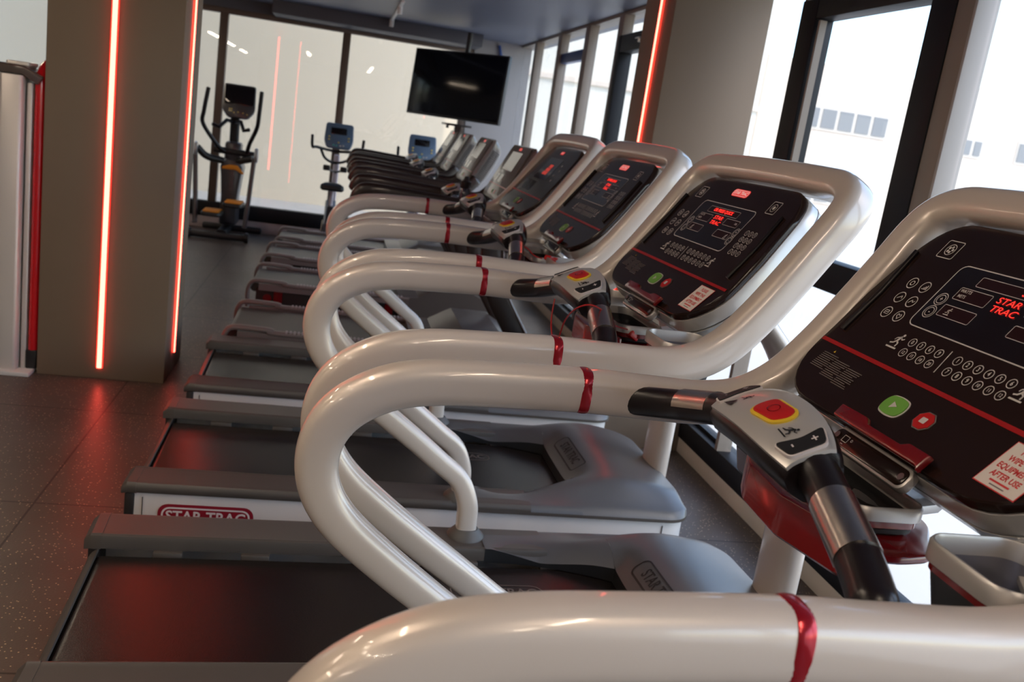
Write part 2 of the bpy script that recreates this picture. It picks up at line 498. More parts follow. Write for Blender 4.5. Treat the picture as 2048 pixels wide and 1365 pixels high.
# right window wall: bottom rail, baseboard, mullions, sashes and panes
struct(MB().b2((XW - .012, YN, 0), (XW + .1, YB - .06, .082), 'skirt', .003).build('baseboard_right'))
struct(MB().b2((XW - .02, YN, .082), (XW + .1, YB - .06, .180), 'frame_black', .004).build('trim_5'))
struct(MB().b2((XW + .0, YN, 2.385), (XW + .12, YB - .06, ZC), 'mull').build('trim_6'))
mul = [(-2.2, -2.1), (-0.6, -0.5), (1.05, 1.15), (2.675, 2.765), (3.815, 3.83), (4.72, 4.82), (6.48, 6.60), (7.39, 7.53), (8.36, 8.50), (9.44, 9.56)]
wi = 1
edges = [YN] + [e for m_ in mul for e in m_] + [YB - .06]
def sash(y0, y1, z0, z1, wd, zb, zt, m, x0=XW - .035, x1=XW + .05):
    b = MB()
    b.b2((x0, y0, z0), (x1, y0 + wd, z1), m, .004).b2((x0, y1 - wd, z0), (x1, y1, z1), m, .004)
    b.b2((x0 + .002, y0 + wd, z1 - zt), (x1, y1 - wd, z1), m, .003).b2((x0 + .002, y0 + wd, z0), (x1, y1 - wd, z0 + zb), m, .003)
    return b
for k, (a, b) in enumerate(mul):
    if b - a < .05: continue
    d = MB().b2((XW - .03, a, .18), (XW + .045, b, 2.385), 'mull', .003)
    if k == 3: d.b2((XW - .034, a - .014, .18), (XW + .045, a, 2.385), 'mull_light', .003)
    struct(d.build('trim_%d' % (k + 10)))
bays = [(YN, -2.2), (-2.1, -.6), (-.5, 1.05), (1.15, 2.653), (2.765, 3.815), (3.83, 4.72), (4.82, 6.48), (6.60, 7.39), (7.53, 8.36), (8.50, 9.44), (9.56, YB - .06)]
for k, (a, b) in enumerate(bays):
    if k == 4:
        o = sash(2.765, 3.815, 1.07, 2.19, .135, .112, .082, 'frame_black').build('window_%d' % (k + 1))
        struct(o)
        st = MB().b2((XW + .052, 2.93, 1.19), (XW + .06, 2.945, 2.1), 'mull_light').b2((XW - .03, 3.64, 1.19), (XW + .0, 3.655, 2.1), 'mull')
        struct(st.build('bead', o))
        struct(MB().b2((XW - .02, 3.80, .18), (XW + .05, 3.83, 2.385), 'mull').build('stile', o))
    elif k == 6:
        o = sash(5.45, 6.50, .18, 2.235, .075, .05, .115, 'frame_black', XW - .045).build('window_%d' % (k + 1)); struct(o)
        hd = MB().box((XW - .06, 5.93, 2.17), (.03, .05, .035), 'chrome', .006).box((XW - .075, 5.95, 2.18), (.012, .09, .014), 'chrome', .004)
        struct(hd.build('handle', o))
    elif k == 8:
        o = sash(7.53, 8.40, .18, 2.215, .025, .05, .085, 'frame_blue', XW - .012).build('window_%d' % (k + 1)); struct(o)
    else:
        o = MB().b2((XW + .02, a, .18), (XW + .05, b, .20), 'frame_black').build('window_%d' % (k + 1)); struct(o)
    struct(MB().b2((XW + .028, a, .20), (XW + .036, b, 2.385), 'pane').build('pane', o))

# pillars
struct(MB().b2((-1.330, 4.69, 0), (-0.735, 5.20, ZC), 'pillar', .006).build('wall_pillar_left'))
struct(MB().b2((1.455, 4.27, 0), (XW + .04, 4.72, ZC), 'pillar', .006).build('wall_pillar_right'))

def led_strip(name, p0, p1, nrm, wd, label, d=.012):
    """strip light: lit diffuser between side lips that glow in place of its red bloom"""
    p0, p1, n = Vector(p0), Vector(p1), Vector(nrm).normalized()
    t = (p1 - p0).normalized(); s = t.cross(n)
    root = empty(name, tuple(p0))
    tag(root, label, 'strip light', 'red LED strips on the pillars')
    def strip(a, b, h0, h1, m, nm, bev=0):
        bb = MB()
        pts = [p0 - p0 + s * a + n * h0, s * b + n * h0, s * b + n * h1, s * a + n * h1]
        bb.loft([[q for q in pts], [q + (p1 - p0) for q in pts]], m)
        return bb.build(nm, root)
    c = MB()
    for a, b in ((-wd, -wd * .68), (wd * .68, wd)):
        pts = [s * a + n * .0005, s * b + n * .0005, s * b + n * d * .55, s * a + n * d * .55]
        c.loft([pts, [q + (p1 - p0) for q in pts]], 'lededge')
    c.build('bloom_lip', root)
    strip(-wd * .68, wd * .68, .0005, d, 'ledcore', 'diffuser')
    return root
led_strip('led_strip_light', (-1.040, 4.688, 0.06), (-1.040, 4.688, 2.405), (0, -1, 0), .0155, 'thick glowing red strip on the broad taupe face of the left pillar')
led_strip('led_strip_light', (-0.733, 4.90, 0.115), (-0.733, 4.90, 2.405), (1, 0, 0), .0115, 'thin glowing red strip on the narrow right side of the left pillar')
led_strip('led_strip_light', (1.453, 4.44, 0.15), (1.453, 4.44, 2.405), (-1, 0, 0), .0105, 'glowing red strip on the dark side of the pillar by the windows')
led_strip('led_strip_light', (-1.05, 5.202, 0.3), (-1.05, 5.202, 2.405), (0, 1, 0), .015, 'glowing red strip on the rear of the left pillar, mirrored in the back glass')

# ceiling lamps (linear tubes) along the left aisle and behind the camera
lamp_spots = [(-2.3, -2.0), (-2.3, 0.6), (-2.3, 3.2), (-2.4, 6.2), (-2.4, 8.9), (0.6, -2.4), (0.6, -0.6), (-0.7, 1.6)]
for i, (x, y) in enumerate(lamp_spots):
    r = empty('ceiling_lamp', (x, y, ZC))
    tag(r, 'white linear ceiling lamp over the left aisle and rear of the gym', 'ceiling lamp', 'linear ceiling lamps out of view')
    MB().box((0, 0, -.012), (.09, 1.24, .024), 'lampwhite', .004).build('housing', r)
    MB().box((0, 0, -.030), (.055, 1.2, .018), 'tube', .006).build('diffuser', r)
t = empty('track_light', (0.425, 9.05, ZC))
tag(t, 'thin white track light running along the slate ceiling towards the back', 'track light')
MB().box((0, 0, -.012), (.03, 1.9, .022), 'lampwhite', .003).build('track', t)
for yy in (-.55, .8):
    MB().cyl((0, yy, -.045), .022, .07, 'lampwhite').build('lamp_head', t)

for k in range(7):
    r = empty('downlight', (-1.25, -2.2 + .75 * k, ZC)); tag(r, 'small round warm downlight in the ceiling over the aisle', 'ceiling lamp', 'round downlights out of view')
    MB().cyl((0, 0, -.006), .055, .012, 'lampwhite').build('bezel', r)
    MB().cyl((0, 0, -.014), .036, .006, 'spot').build('lens', r)

# ================================================================== TREADMILL (white, curved handrail)
WR = .418
YC = .055                                     # centre of the console
D0 = Vector((.437, 0, 1.198)); UU = Vector((.594, 0, .804)); UL = Vector((.70, 0, .714))
NU = Vector((-.804, 0, .594)); NL = Vector((-.714, 0, .70))
def pan(y, s, h=0.0):
    """point on the console face: y across (far side +), s up the face from the red line, h off the face"""
    b = .03
    if s > b: p = UU * s; n = NU
    elif s < -b: p = UL * s; n = NL
    else:
        tt = (s + b) / (2 * b)
        p = UL * (-b) * (1 - tt) ** 2 + UU * b * tt * tt
        n = (NL * (1 - tt) + NU * tt).normalized()
    q = D0 + p + n * h
    return Vector((q.x, y, q.z))
def half_w(s):
    """half width of the console outline at height s"""
    w_ = .332 if s < .1 else .332 - .022 * min((s - .1) / .15, 1)
    top, r1 = .306, .085
    bot, r2 = -.118, .125
    if s > top - r1: w_ -= r1 - sqrt(max(r1 * r1 - (s - top + r1) ** 2, 0))
    if s < bot + r2: w_ -= r2 - sqrt(max(r2 * r2 - (bot + r2 - s) ** 2, 0))
    return w_
SR = [-.118 + .125 * (1 - cos(rad(90 * k / 8))) for k in range(9)] + [.03, .05, .10, .15, .19] + [.306 - .085 * (1 - sin(rad(90 * k / 8))) for k in range(9)]
def outline_ring(grow, h, ds=0.0):
    out = []
    sc = lambda s: .094 + (s - .094) * (1 + grow / .212)
    for s in SR: out.append(pan(YC - half_w(s) - grow, sc(s) + ds, h))
    for s in SR[::-1]: out.append(pan(YC + half_w(s) + grow, sc(s) + ds, h))
    return out

def build_console_print(b, variant):
    P = Print(b, lambda x, y, h: pan(x * -1, y, h + .0004))      # x runs to the rider's right = -y
    I = 'ink'
    X = lambda y: -y
    # red line, side slots
    wl = half_w(0) - .004
    P.poly([(-(YC + wl), -.004), (-(YC - wl), -.004), (-(YC - wl), .004), (-(YC + wl), .004)], 'redline', .0008)
    if variant == 'led':
        for yy in (.354, -.232):
            for s0, s1 in ((.03, .226),):
                p = [pan(yy, s0, .003), pan(yy - .003, (s0 + s1) / 2, .003), pan(yy + (.006 if yy > 0 else .01), s1, .003)]
                b.tube(p, .005, 'grip', 8)
        # lit badge
        P.poly(rrect(X(.116), .256, X(.023), .281, .010), 'logo')
        P.outline(rrect(X(.113), .2585, X(.026), .2785, .009), .0016, 'logow', .0009)
        P.text('STAR TRAC', X(.0695), .2685, .0145, 'logow', .001, 1.02, .03)
        # fan boxes
        for cy, fan in ((.287, 1), (-.146, 0)):
            P.outline(rrect(X(cy) - .022, .227, X(cy) + .022, .267, .005), .0018, I)
            P.ring(X(cy), .247, .0125, .0016, I)
            for k in range(5 if fan else 1):
                a = 2 * pi * k / 5
                P.disc(X(cy) + .0058 * cos(a) * fan, .247 + .0058 * sin(a) * fan, .0030 if fan else .0055, I, 10)
        # six round keys left
        for i, (yy, s) in enumerate([(.298, .163), (.260, .162), (.295, .129), (.258, .128), (.292, .094), (.255, .094)]):
            P.ring(X(yy), s, .0125, .0018, I)
            if i == 0: P.ring(X(yy), s, .0055, .0016, I, 10)
            elif i == 1:
                for k in range(4): P.line((X(yy) - .005 + k * .0035, s - .005), (X(yy) - .005 + k * .0035, s - .003 + k * .0028), .0024, I)
            elif i == 2: P.line((X(yy) - .006, s - .003), (X(yy) + .004, s + .004), .002, I); P.line((X(yy) + .004, s + .004), (X(yy) + .006, s - .002), .0018, I)
            elif i == 3: P.line((X(yy) - .007, s - .004), (X(yy) - .001, s + .004), .002, I); P.line((X(yy) - .001, s + .004), (X(yy) + .003, s - .001), .002, I); P.line((X(yy) + .003, s - .001), (X(yy) + .007, s + .003), .002, I)
            elif i == 4: P.outline(rrect(X(yy) - .006, s - .004, X(yy) + .006, s + .005, .001), .0014, I); P.line((X(yy) - .004, s), (X(yy) + .004, s + .001), .0014, I)
            else:
                P.outline([(X(yy), s - .007), (X(yy) + .007, s + .001), (X(yy) + .004, s + .006), (X(yy), s + .003), (X(yy) - .004, s + .006), (X(yy) - .007, s + .001)], .0016, I)
        # display window
        disp = rrect(X(.224), .087, X(-.095), .225, .016)
        P.poly(disp, 'screen', .0003); P.outline(disp, .0022, I, .0006)
        for yy, s, g in ((.2, .150, '+'), (.199, .122, '-'), (-.084, .152, '+'), (-.086, .125, '-')):
            P.disc(X(yy), s, .0135, 'screen', 20, .0008); P.ring(X(yy), s, .0135, .0014, I, h=.001); P.ring(X(yy), s, .0095, .0014, I, h=.001); P.text(g, X(yy), s, .013, I, .001)
        def bx(y0, s0, y1, s1, fill='ledbox'):
            r = rrect(X(y0), s0, X(y1), s1, .003, 2); P.poly(r, fill, .0008); P.outline(r, .0011, I, .001)
        bx(.158, .190, -.024, .211); bx(.181, .157, .102, .183); bx(.181, .120, .100, .1445); bx(.018, .163, -.062, .185); bx(.016, .123, -.068, .147)
        P.text('WATTS', X(.163), .1762, .0088, I, .0014, .9, .02); P.text('METS', X(.164), .1655, .0088, I, .0014, .9, .02)
        P.text('CAL', X(-.048), .1745, .0085, I, .0014, .9, .02)
        P.runner(X(.160), .128, .011, I, h=.0014); P.runner(X(-.052), .129, .011, I, h=.0014)
        # keypads
        for i, n in enumerate(['0', '3', '6', '9', '12', '15', '18', '20']):
            yy, s = .170 - .0237 * (i % 4), .059 - .0225 * (i // 4)
            P.ring(X(yy), s, .0088, .0014, I, 16); P.text(n, X(yy), s, .0105 if len(n) == 1 else .0085, I, .0006, .95, .02)
        P.line((X(.0785), .071), (X(.075), .027), .002, I)
        for i in range(12):
            yy, s = .053 - .0241 * (i % 6), .0595 - .023 * (i // 6)
            P.ring(X(yy), s, .0088, .0014, I, 16); P.text(str(i + 1), X(yy), s, .0105 if i < 9 else .0085, I, .0006, .95, .02)
        P.runner(X(.206), .042, .024, I); P.runner(X(-.095), .044, .022, I)
        for r in range(4):
            for c in range(3):
                yy, s = -.133 - .0212 * c - .0012 * r, .160 - .0205 * r
                P.ring(X(yy), s, .0085, .0014, I, 16)
                P.text(str(r * 3 + c + 1) if r < 3 else ('<', '0', '>')[c], X(yy), s, .010, I, .0006)
        # small caution print
        for cx, w_, n, s0 in ((.315, .050, 9, -.024), (.268, .046, 10, -.029), (.222, .046, 10, -.033)):
            for k in range(n):
                P.line((X(cx) - w_ / 2, s0 - .0042 * k), (X(cx) + w_ / 2 - (.012 if k % 4 == 3 else .002 * (k % 3)), s0 - .0042 * k), .0017, 'ink2')
        P.poly([(X(.318), -.018), (X(.312), -.018), (X(.315), -.013)], 'yellow')
    else:
        # touch display variant: one screen and two dark key blocks
        r = rrect(X(.20), .10, X(-.06), .235, .006); P.poly(r, 'screen', .0003); P.outline(r, .001, 'ink2')
        for k in range(3):
            P.poly(rrect(X(.11) + .012 * k, .13 + .022 * k, X(.02), .150 + .022 * k, .003), 'ledtouch', .0008)
        for a, bb in ((.25, .165), (.145, .06)):
            P.poly(rrect(X(a), .02, X(bb), .085, .004), 'screen', .0003); P.outline(rrect(X(a), .02, X(bb), .085, .004), .0012, 'ink2')
        for k in range(4): P.disc(X(-.12 - .03 * (k % 2)), .20 - .03 * k, .006, 'ink')
        P.poly(rrect(X(.10), .262, X(.04), .280, .007), 'logo')
        P.text('STAR TRAC', X(.07), .271, .010, 'logow', .001, 1.0, .03)
M['tvscreen'] = mat('tv_screen', (0.004, 0.005, 0.009), 0.12, 0, 0, spec=0.25)
M['cupin'] = mat('cup_inner_metal', (0.22, 0.22, 0.27), 0.35, 0.6)
M['ledtouch'] = mat('screen_red_blocks', (0.3, 0.02, 0.02), 0.3, emit=(1, 0.08, 0.05), es=0.35)

def face_grid(b, m):
    N = 10; vs = []; fs = []
    for s in SR:
        hw = half_w(s)
        for k in range(N + 1): vs.append(pan(YC - hw + 2 * hw * k / N, s, 0))
    for i in range(len(SR) - 1):
        for k in range(N):
            a = i * (N + 1) + k; fs.append([a, a + 1, a + N + 2, a + N + 1])
    b.add(vs, fs, m)

def build_crossbar(root, x0=0.0, z0=0.0, yc=.018):
    """grip bar with control pod; parts and sub-parts"""
    def C(y):
        a = abs(y - yc)
        return Vector((x0 + .180 - .15 * max(a - .15, 0) - (3.4 if y > yc else 1.0) * max(a - .27, 0) ** 2, y, z0 + 1.126 - .016 * min(a / .12, 1) ** 2 - .275 * max(a - .12, 0)))
    b = MB()
    pts = [C(yc - .36 + .745 * k / 44) for k in range(45)]
    sc = [1 + .25 * max(0, 1 - abs(p.y - yc) / .16) for p in pts]
    b.sweep(pts, superell(.0275, .0275, 2.2, 20), 'grip', scale=sc, n0=(0, 0, 1), rnd=.026)
    bar = b.build('grip_bar', root, 50)
    for sg in (1, -1):
        ys = [yc + sg * (.19 + .10 * k / 8) for k in range(9)]
        e = MB()
        arc = [(.0284 * cos(rad(a)), .0284 * sin(rad(a))) for a in range(-75, 106, 15)]
        arc2 = [(x * .9, y * .9) for x, y in arc[::-1]]
        e.sweep([C(y) for y in ys], arc + arc2, 'chrome', scale=[1.05] * 9, n0=(-.35, 0, 1))
        e.build('pulse_sensor', bar, label='bare metal pulse sensor plate')
    # pod surface
    def pod(x, y, h=0.0):
        """x across (-1..1, rider's right = -y handled by caller), y is lateral"""
        y = y + yc; c = C(y); sl = (-.04 if y > yc else -.20) * ((y - yc) / .15)
        n = Vector((-.42, sl * -1.0, .9)).normalized(); t = Vector((.9, 0, .42)).normalized()
        return c + n * (.034 + h) + t * (x - .004)
    hw = lambda y: .054 * sqrt(max(1 - (abs(y) / .165) ** 2.4, 0.05))
    p = MB()
    vs = []; fs = []; NY, NX = 24, 8
    for i in range(NY + 1):
        y = -.128 + .256 * i / NY
        for k in range(NX + 1):
            u = -1 + 2 * k / NX; vs.append(pod(hw(y) * u, y, -.006 * u ** 4 - .003 * (abs(y) / .128) ** 6))
    for i in range(NY):
        for k in range(NX):
            a = i * (NX + 1) + k; fs.append([a, a + 1, a + NX + 2, a + NX + 1])
    nv = len(vs)
    edge = [i * (NX + 1) for i in range(NY + 1)] + [NY * (NX + 1) + k for k in range(1, NX + 1)] + [i * (NX + 1) + NX for i in range(NY - 1, -1, -1)] + [k for k in range(NX - 1, 0, -1)]
    low = []
    for e_ in edge:
        q = Vector(vs[e_]); low.append(q + Vector((.42, 0, -.9)).normalized() * .005 + (C(q.y) - q) * .02)
    vs += low; L = len(edge)
    for j in range(L): fs.append([edge[j], edge[(j + 1) % L], nv + (j + 1) % L, nv + j])
    p.add(vs, fs, 'silver')
    l2 = []
    dn = Vector((.42, 0, -.9)).normalized()
    grow = lambda q, g: q + (q - C(q.y) - dn * (q - C(q.y)).dot(dn)).normalized() * g
    rg = [[grow(q, g) + dn * z_ for q in low] for g, z_ in ((-.001, -.001), (.005, .004), (.007, .014), (.004, .032), (-.012, .052), (-.03, .058))]
    p.loft(rg, 'grip', (False, True))
    P = Print(p, lambda x, y, h: pod(y, -x, h))          # x: rider's right
    P.runner(.074, -.012, .019, 'black', h=.0012); P.runner(-.066, -.010, .016, 'black', False, h=.0012)
    P.poly([(-.082, -.034), (-.058, -.034), (-.070, -.016)], 'black', .0012)
    podo = p.build('control_pod', root, 60)
    e = MB()
    Q = rpoly([(-.030, .020), (.026, .024), (.035, .006), (.027, -.018), (-.024, -.026), (-.035, -.008)], .010)
    sh = .018
    e.loft([[pod(y, -(x + sh), .0) for x, y in inset(Q, -.003)], [pod(y, -(x + sh), .003) for x, y in inset(Q, -.003)], [pod(y, -(x + sh), .004) for x, y in Q]], 'yellow')
    e.loft([[pod(y, -(x + sh), .002) for x, y in inset(Q, .002)], [pod(y, -(x + sh), .0055) for x, y in inset(Q, .002)], [pod(y, -(x + sh), .0065) for x, y in inset(Q, .005)]], 'estop')
    pe = Print(e, lambda x, y, h: pod(y, -x, h)); pe.ring(sh, 0, .010, .0015, 'red', h=.0072)
    e.build('emergency_button', podo, label='red stop button with yellow rim')
    for sg in (1, -1):
        k = MB()
        Q2 = rpoly([(sg * .092, -.036), (sg * .122, -.027), (sg * .122, .027), (sg * .092, .036), (sg * .099, .0)], .008)
        k.loft([[pod(y, -x, -.004) for x, y in inset(Q2, -.0025)], [pod(y, -x, .0015) for x, y in inset(Q2, -.0025)]], 'badgew')
        k.loft([[pod(y, -x, -.003) for x, y in Q2], [pod(y, -x, .0035) for x, y in Q2]], 'black')
        pk = Print(k, lambda x, y, h: pod(y, -x, h)); pk.text('+', sg * .109, .015, .020, 'badgew', .0042); pk.text('-', sg * .109, -.015, .020, 'badgew', .0042)
        k.build('rocker_key', podo)
    return bar

def handrail_path():
    prof = [(.052, .225), (.050, .29), (.044, .345), (.012, .415), (-.055, .468), (-.145, .537), (-.236, .604), (-.33, .676), (-.410, .745), (-.453, .805), (-.468, .868),
            (-.455, .930), (-.415, .980), (-.345, 1.018), (-.26, 1.034), (-.14, 1.040), (0, 1.0435), (.13, 1.041), (.235, 1.041), (.315, 1.056), (.385, 1.098), (.447, 1.168), (.510, 1.258), (.567, 1.345), (.607, 1.408)]
    side = [(x, WR - .020 * min(max((.55 - z) / .2, 0), 1), z) for x, z in prof]
    top = [(.632, WR - .018, 1.447), (.645, WR - .07, 1.468), (.648, WR - .15, 1.473)]
    bar = [(.650, .09, 1.476), (.650, -.09, 1.476)]
    half = side + top
    return catmull(half + bar + [(x, -y, z) for x, y, z in half[::-1]], 5)

def make_treadmill():
    root = empty('treadmill', (0, 0, 0))
    # --- base
    def plan(hw, xf, xr, r): return [(xr, -hw)] + [(xf - r + r * sin(rad(a)), -hw + r - r * cos(rad(a))) for a in range(0, 91, 15)] + [(xf - r + r * sin(rad(a)), hw - r + r * -cos(rad(a))) for a in range(90, 181, 15)] + [(xr, hw)]
    b = MB()
    pl = plan(.440, .905, -1.015, .09) + [(-1.015, .412), (.86, .412), (.86, -.412), (-1.015, -.412)]
    b.loft([[(x, y, .03) for x, y in inset(pl, .004)], [(x, y, .05) for x, y in pl], [(x, y, .205) for x, y in inset(pl, .003)]], 'white')
    b.box((-.98, .4405, .11), (.002, .003, .15), 'deckdark'); b.box((-.98, -.4405, .11), (.002, .003, .15), 'deckdark')
    b.box((.80, -.4405, .11), (.002, .003, .15), 'deckdark')
    base = b.build('base_skirt', root)
    for sg in (-1, 1):
        g = MB()
        P = Print(g, lambda x, y, h: Vector((x * (-sg), sg * (.4405 + h), y)))
        cx = -.782 * (-sg)
        P.poly(rrect(cx - .150, .078, cx + .150, .166, .032), 'badge', .0006)
        P.outline(rrect(cx - .139, .088, cx + .139, .156, .026), .006, 'badgew', .0012)
        P.text('STAR TRAC', cx, .123, .052, 'badgew', .0014, .93, .022)
        g.build('side_badge', base, label='maroon badge lettered STAR TRAC')
    d = MB()
    d.b2((-.985, -.305, .06), (.5, .305, .165), 'deckdark', .004)
    for x in (-.86, -.62, -.3, 0.0, .28):
        for sg in (-1, 1): d.b2((x, sg * .295 - .012, .12), (x + .08, sg * .295 + .012, .196), 'rail', .003)
    d.build('deck', root)
    # belt
    b = MB(); prof = []
    for k in range(9): prof.append((-.985 - .034 * sin(rad(180 * k / 8)), .154 - .034 * cos(rad(180 * k / 8))))
    prof = [(.56, .120)] + prof + [(.56, .188)]
    b.loft([[(x, -.272, z) for x, z in prof], [(x, .272, z) for x, z in prof]], 'belt')
    P = Print(b, lambda x, y, h: Vector((x, y, .1885 + h)))
    P.outline(rrect(-.03, .085, .25, .165, .035), .004, 'beltprint'); P.text('STAR TRAC', .11, .125, .052, 'beltprint', .0006, .9, .02)
    b.build('running_belt', root)
    # side rails
    sec = [(.300, .196), (.300, .224), (.303, .233), (.312, .2365), (.323, .2325), (.43, .238), (.445, .2355), (.4525, .227), (.4535, .214), (.449, .203), (.438, .198)]
    for sg in (-1, 1):
        r = MB()
        r.loft([[(-1.0, sg * y, z) for y, z in sec], [(.30, sg * y, z) for y, z in sec]], 'rail')
        ro = r.build('side_rail', root)
        e = MB()
        c = .376
        e.loft([[(-1.0, sg * (c + (y - c) * 1.01), .218 + (z - .218) * 1.1) for y, z in sec], [(-1.028, sg * (c + (y - c) * 1.0), .216 + (z - .216) * 1.05) for y, z in sec], [(-1.045, sg * (c + (y - c) * .92), .205 + (z - .216) * .75) for y, z in sec]], 'rail')
        e.b2((-1.035, sg * .376 - .07, .05), (-1.005, sg * .376 + .07, .20), 'deckdark', .008)
        e.build('rail_end_cap', ro)
    rc = MB().b2((-.99, -.33, .03), (-.955, .33, .14), 'deckdark', .008)
    arc = [(-.987 - q * sin(rad(a)), .154 - q * cos(rad(a))) for q, a in [(.046, k * 12) for k in range(0, 14)]]
    arc2 = [(-.987 - .040 * sin(rad(k * 12)), .154 - .040 * cos(rad(k * 12))) for k in range(13, -1, -1)]
    rc.loft([[(x, -.30, z) for x, z in arc + arc2], [(x, .30, z) for x, z in arc + arc2]], 'rail')
    rc.build('rear_guard', root)
    # motor hood
    h = MB()
    def wid(x): return .4535 if x < .815 else .3535 + sqrt(max(.1 ** 2 - (x - .815) ** 2, 0))
    def hz(x, y):
        a = min(max((x - .24) / .42, 0), 1); a = a * a * (3 - 2 * a)
        f = min(max((x - .66) / .255, 0), 1)
        edge = wid(x) - abs(y)
        fl = .262 + .07 * (1 - min((x - .2) / .3, 1))               # where the shoulder starts
        q = min(max((wid(x) - abs(y)) / .16, 0), 1); q = q * q * (3 - 2 * q)
        ridge = .072 * a * (q if x > .3 else q) - .050 * f ** 1.6 * q
        dish = -.020 * math.exp(-((x - .50) / .07) ** 2) * math.exp(-(y / .24) ** 4)
        z = .2365 + ridge + dish
        if x < .49: ei = abs(y) - yin(x); kk = min(max((x - .12) / .16, 0), 1)
        elif abs(y) < .2: ei = x - .49; kk = 1
        else: ei = sqrt((x - .49) ** 2 + (abs(y) - .2) ** 2); kk = 1
        ei = min(max(ei / .085, 0), 1); z -= .036 * kk * (1 - ei) ** 2
        er = min(edge, .915 - x)
        if er < .022: z -= .022 - sqrt(max(.022 ** 2 - (.022 - er) ** 2, 0)) if er > 0 else .022
        return z
    def yin(x): return .300 - .100 * min(max((x - .10) / .39, 0), 1) ** 2.2
    def patch(xs_, ys_fn, n):
        vs = []; fs = []
        for x in xs_:
            for k in range(n + 1):
                y = ys_fn(x, k / n); vs.append((x, y, hz(x, y)))
        for i in range(len(xs_) - 1):
            for k in range(n):
                q = i * (n + 1) + k; fs.append([q, q + 1, q + n + 2, q + n + 1])
        h.add(vs, fs, 'hood'); return vs
    xa = [.10 + .39 * k / 20 for k in range(21)]
    ease = lambda u: u + (.06 * sin(2 * pi * u) / (2 * pi)) * -1
    fl_ = []
    for sg in (-1, 1):
        v = patch(xa, lambda x, u: sg * (yin(x) + (wid(x) - yin(x)) * (1 - (1 - u) ** 1.6)), 12)
        inn = [v[i * 13] for i in range(21)]
        h.add(inn + [(x, y, .190) for x, y, z in inn], [[i, i + 1, 22 + i, 21 + i] for i in range(20)], 'black')
        out = [v[i * 13 + 12] for i in range(21)]
        h.add(out + [(x, y, .203) for x, y, z in out], [[i, i + 1, 22 + i, 21 + i] for i in range(20)], 'rail')
    xb = [.49 + .315 * k / 18 for k in range(19)] + [.815 + .1 * sin(rad(90 * k / 12)) for k in range(13)]
    NB = 48
    v = patch(xb, lambda x, u: wid(x) * (1.12 * (2 * u - 1) - .12 * (2 * u - 1) ** 3), NB)
    nb = NB + 1; nx = len(xb)
    rim = [v[i * nb] for i in range(nx)] + [v[(nx - 1) * nb + k] for k in range(1, NB)] + [v[i * nb + NB] for i in range(nx - 1, -1, -1)]
    h.add(rim + [(x, y, .203) for x, y, z in rim], [[i, i + 1, len(rim) + i + 1, len(rim) + i] for i in range(len(rim) - 1)], 'rail')
    lip = [v[k] for k in range(NB + 1) if abs(v[k][1]) < .23]
    h.add(lip + [(x - .002, y, .190) for x, y, z in lip], [[i, i + 1, len(lip) + i + 1, len(lip) + i] for i in range(len(lip) - 1)], 'black')
    P = Print(h, lambda x, y, k: Vector((y, -x, hz(y, -x) + .0012 + k)))     # embossed wordmark across the hood
    P.outline(rrect(-.15, .515, .15, .575, .02), .005, 'deckdark'); P.text('STAR TRAC', 0, .545, .042, 'deckdark', .0004, .95, .02)
    h.build('motor_hood', root, 45)
    # --- handrail: one tube from foot to foot, over the console
    b = MB(); path = handrail_path()
    N = len(path)
    sc = [1 - .20 * min(max((.95 - p.z) / .5, 0), 1) for p in path]
    b.sweep(path, superell(.0405, .0345, 3.1, 36), 'pearl', scale=sc, n0=(1, 0, 0))
    hr = b.build('handrail', root, 60)
    for sg in (1, -1):
        k = MB()
        pts = [(x, sg * WR, 1.0435) for x in (-.0095, -.006, 0, .006, .0095)]
        k.sweep(pts, superell(.0405, .0345, 3.1, 36), 'band', scale=[1.005, 1.03, 1.04, 1.03, 1.005], n0=(0, 0, 1))
        k.build('red_band', hr, 60, label='narrow red band round the rail')
        f = MB()
        f.lathe((.053, sg * .398, .231), [(.060, 0), (.058, .008), (.046, .020), (.037, .030)], 'boot', seg=28)
        f.build('foot_boot', hr)
        # outer foot sits inboard of the tube axis: short flange
    # post and neck to the console
    b = MB()
    pp = catmull([(.905, -.012, .235), (.905, -.012, .45), (.902, -.008, .66), (.872, .008, .84), (.800, .035, .985), (.70, .05, 1.10), (.585, .055, 1.205)], 6)
    b.sweep(pp, superell(.092, .040, 2.3, 28), 'pearl', n0=(0, 1, 0), scale=[1 - .38 * min(max(0, (p.z - .75) / .3), 1) for p in pp])
    b.build('upright', root, 60)
    # --- console
    b = MB()
    b.loft([outline_ring(-.002, -.016), outline_ring(.004, -.020), outline_ring(.006, -.030), outline_ring(.007, -.052), outline_ring(.004, -.0535), outline_ring(.004, -.0555), outline_ring(.007, -.057), outline_ring(.002, -.085), outline_ring(-.022, -.108), outline_ring(-.075, -.124)], 'silver',
           mats=['silver', 'silver', 'silver', 'silver', 'black', 'silver', 'silver', 'silver', 'silver'])
    for sg in (1, -1):
        for k in range(24):
            if k in (11, 12): continue
            s = -.03 + .0125 * k
            y = YC + sg * (half_w(max(min(s, .2), 0.0)) + .0045)
            p0, p1 = pan(y, s, -.064), pan(y - sg * .002, s + .004, -.086)
            ax = (p1 - p0).normalized()
            rot = Matrix((ax, Vector((0, 1, 0)), ax.cross(Vector((0, 1, 0))))).transposed()
            b.box((p0 + p1) / 2, ((p1 - p0).length, .004, .0042), 'black', rot=rot)
    con = b.build('console', root, 40)
    c = MB()
    face_grid(c, 'gloss')
    c.loft([outline_ring(0, 0), outline_ring(.003, -.003), outline_ring(.004, -.016), outline_ring(0, -.019)], 'gloss', cap=(False, False))
    build_console_print(c, 'led')
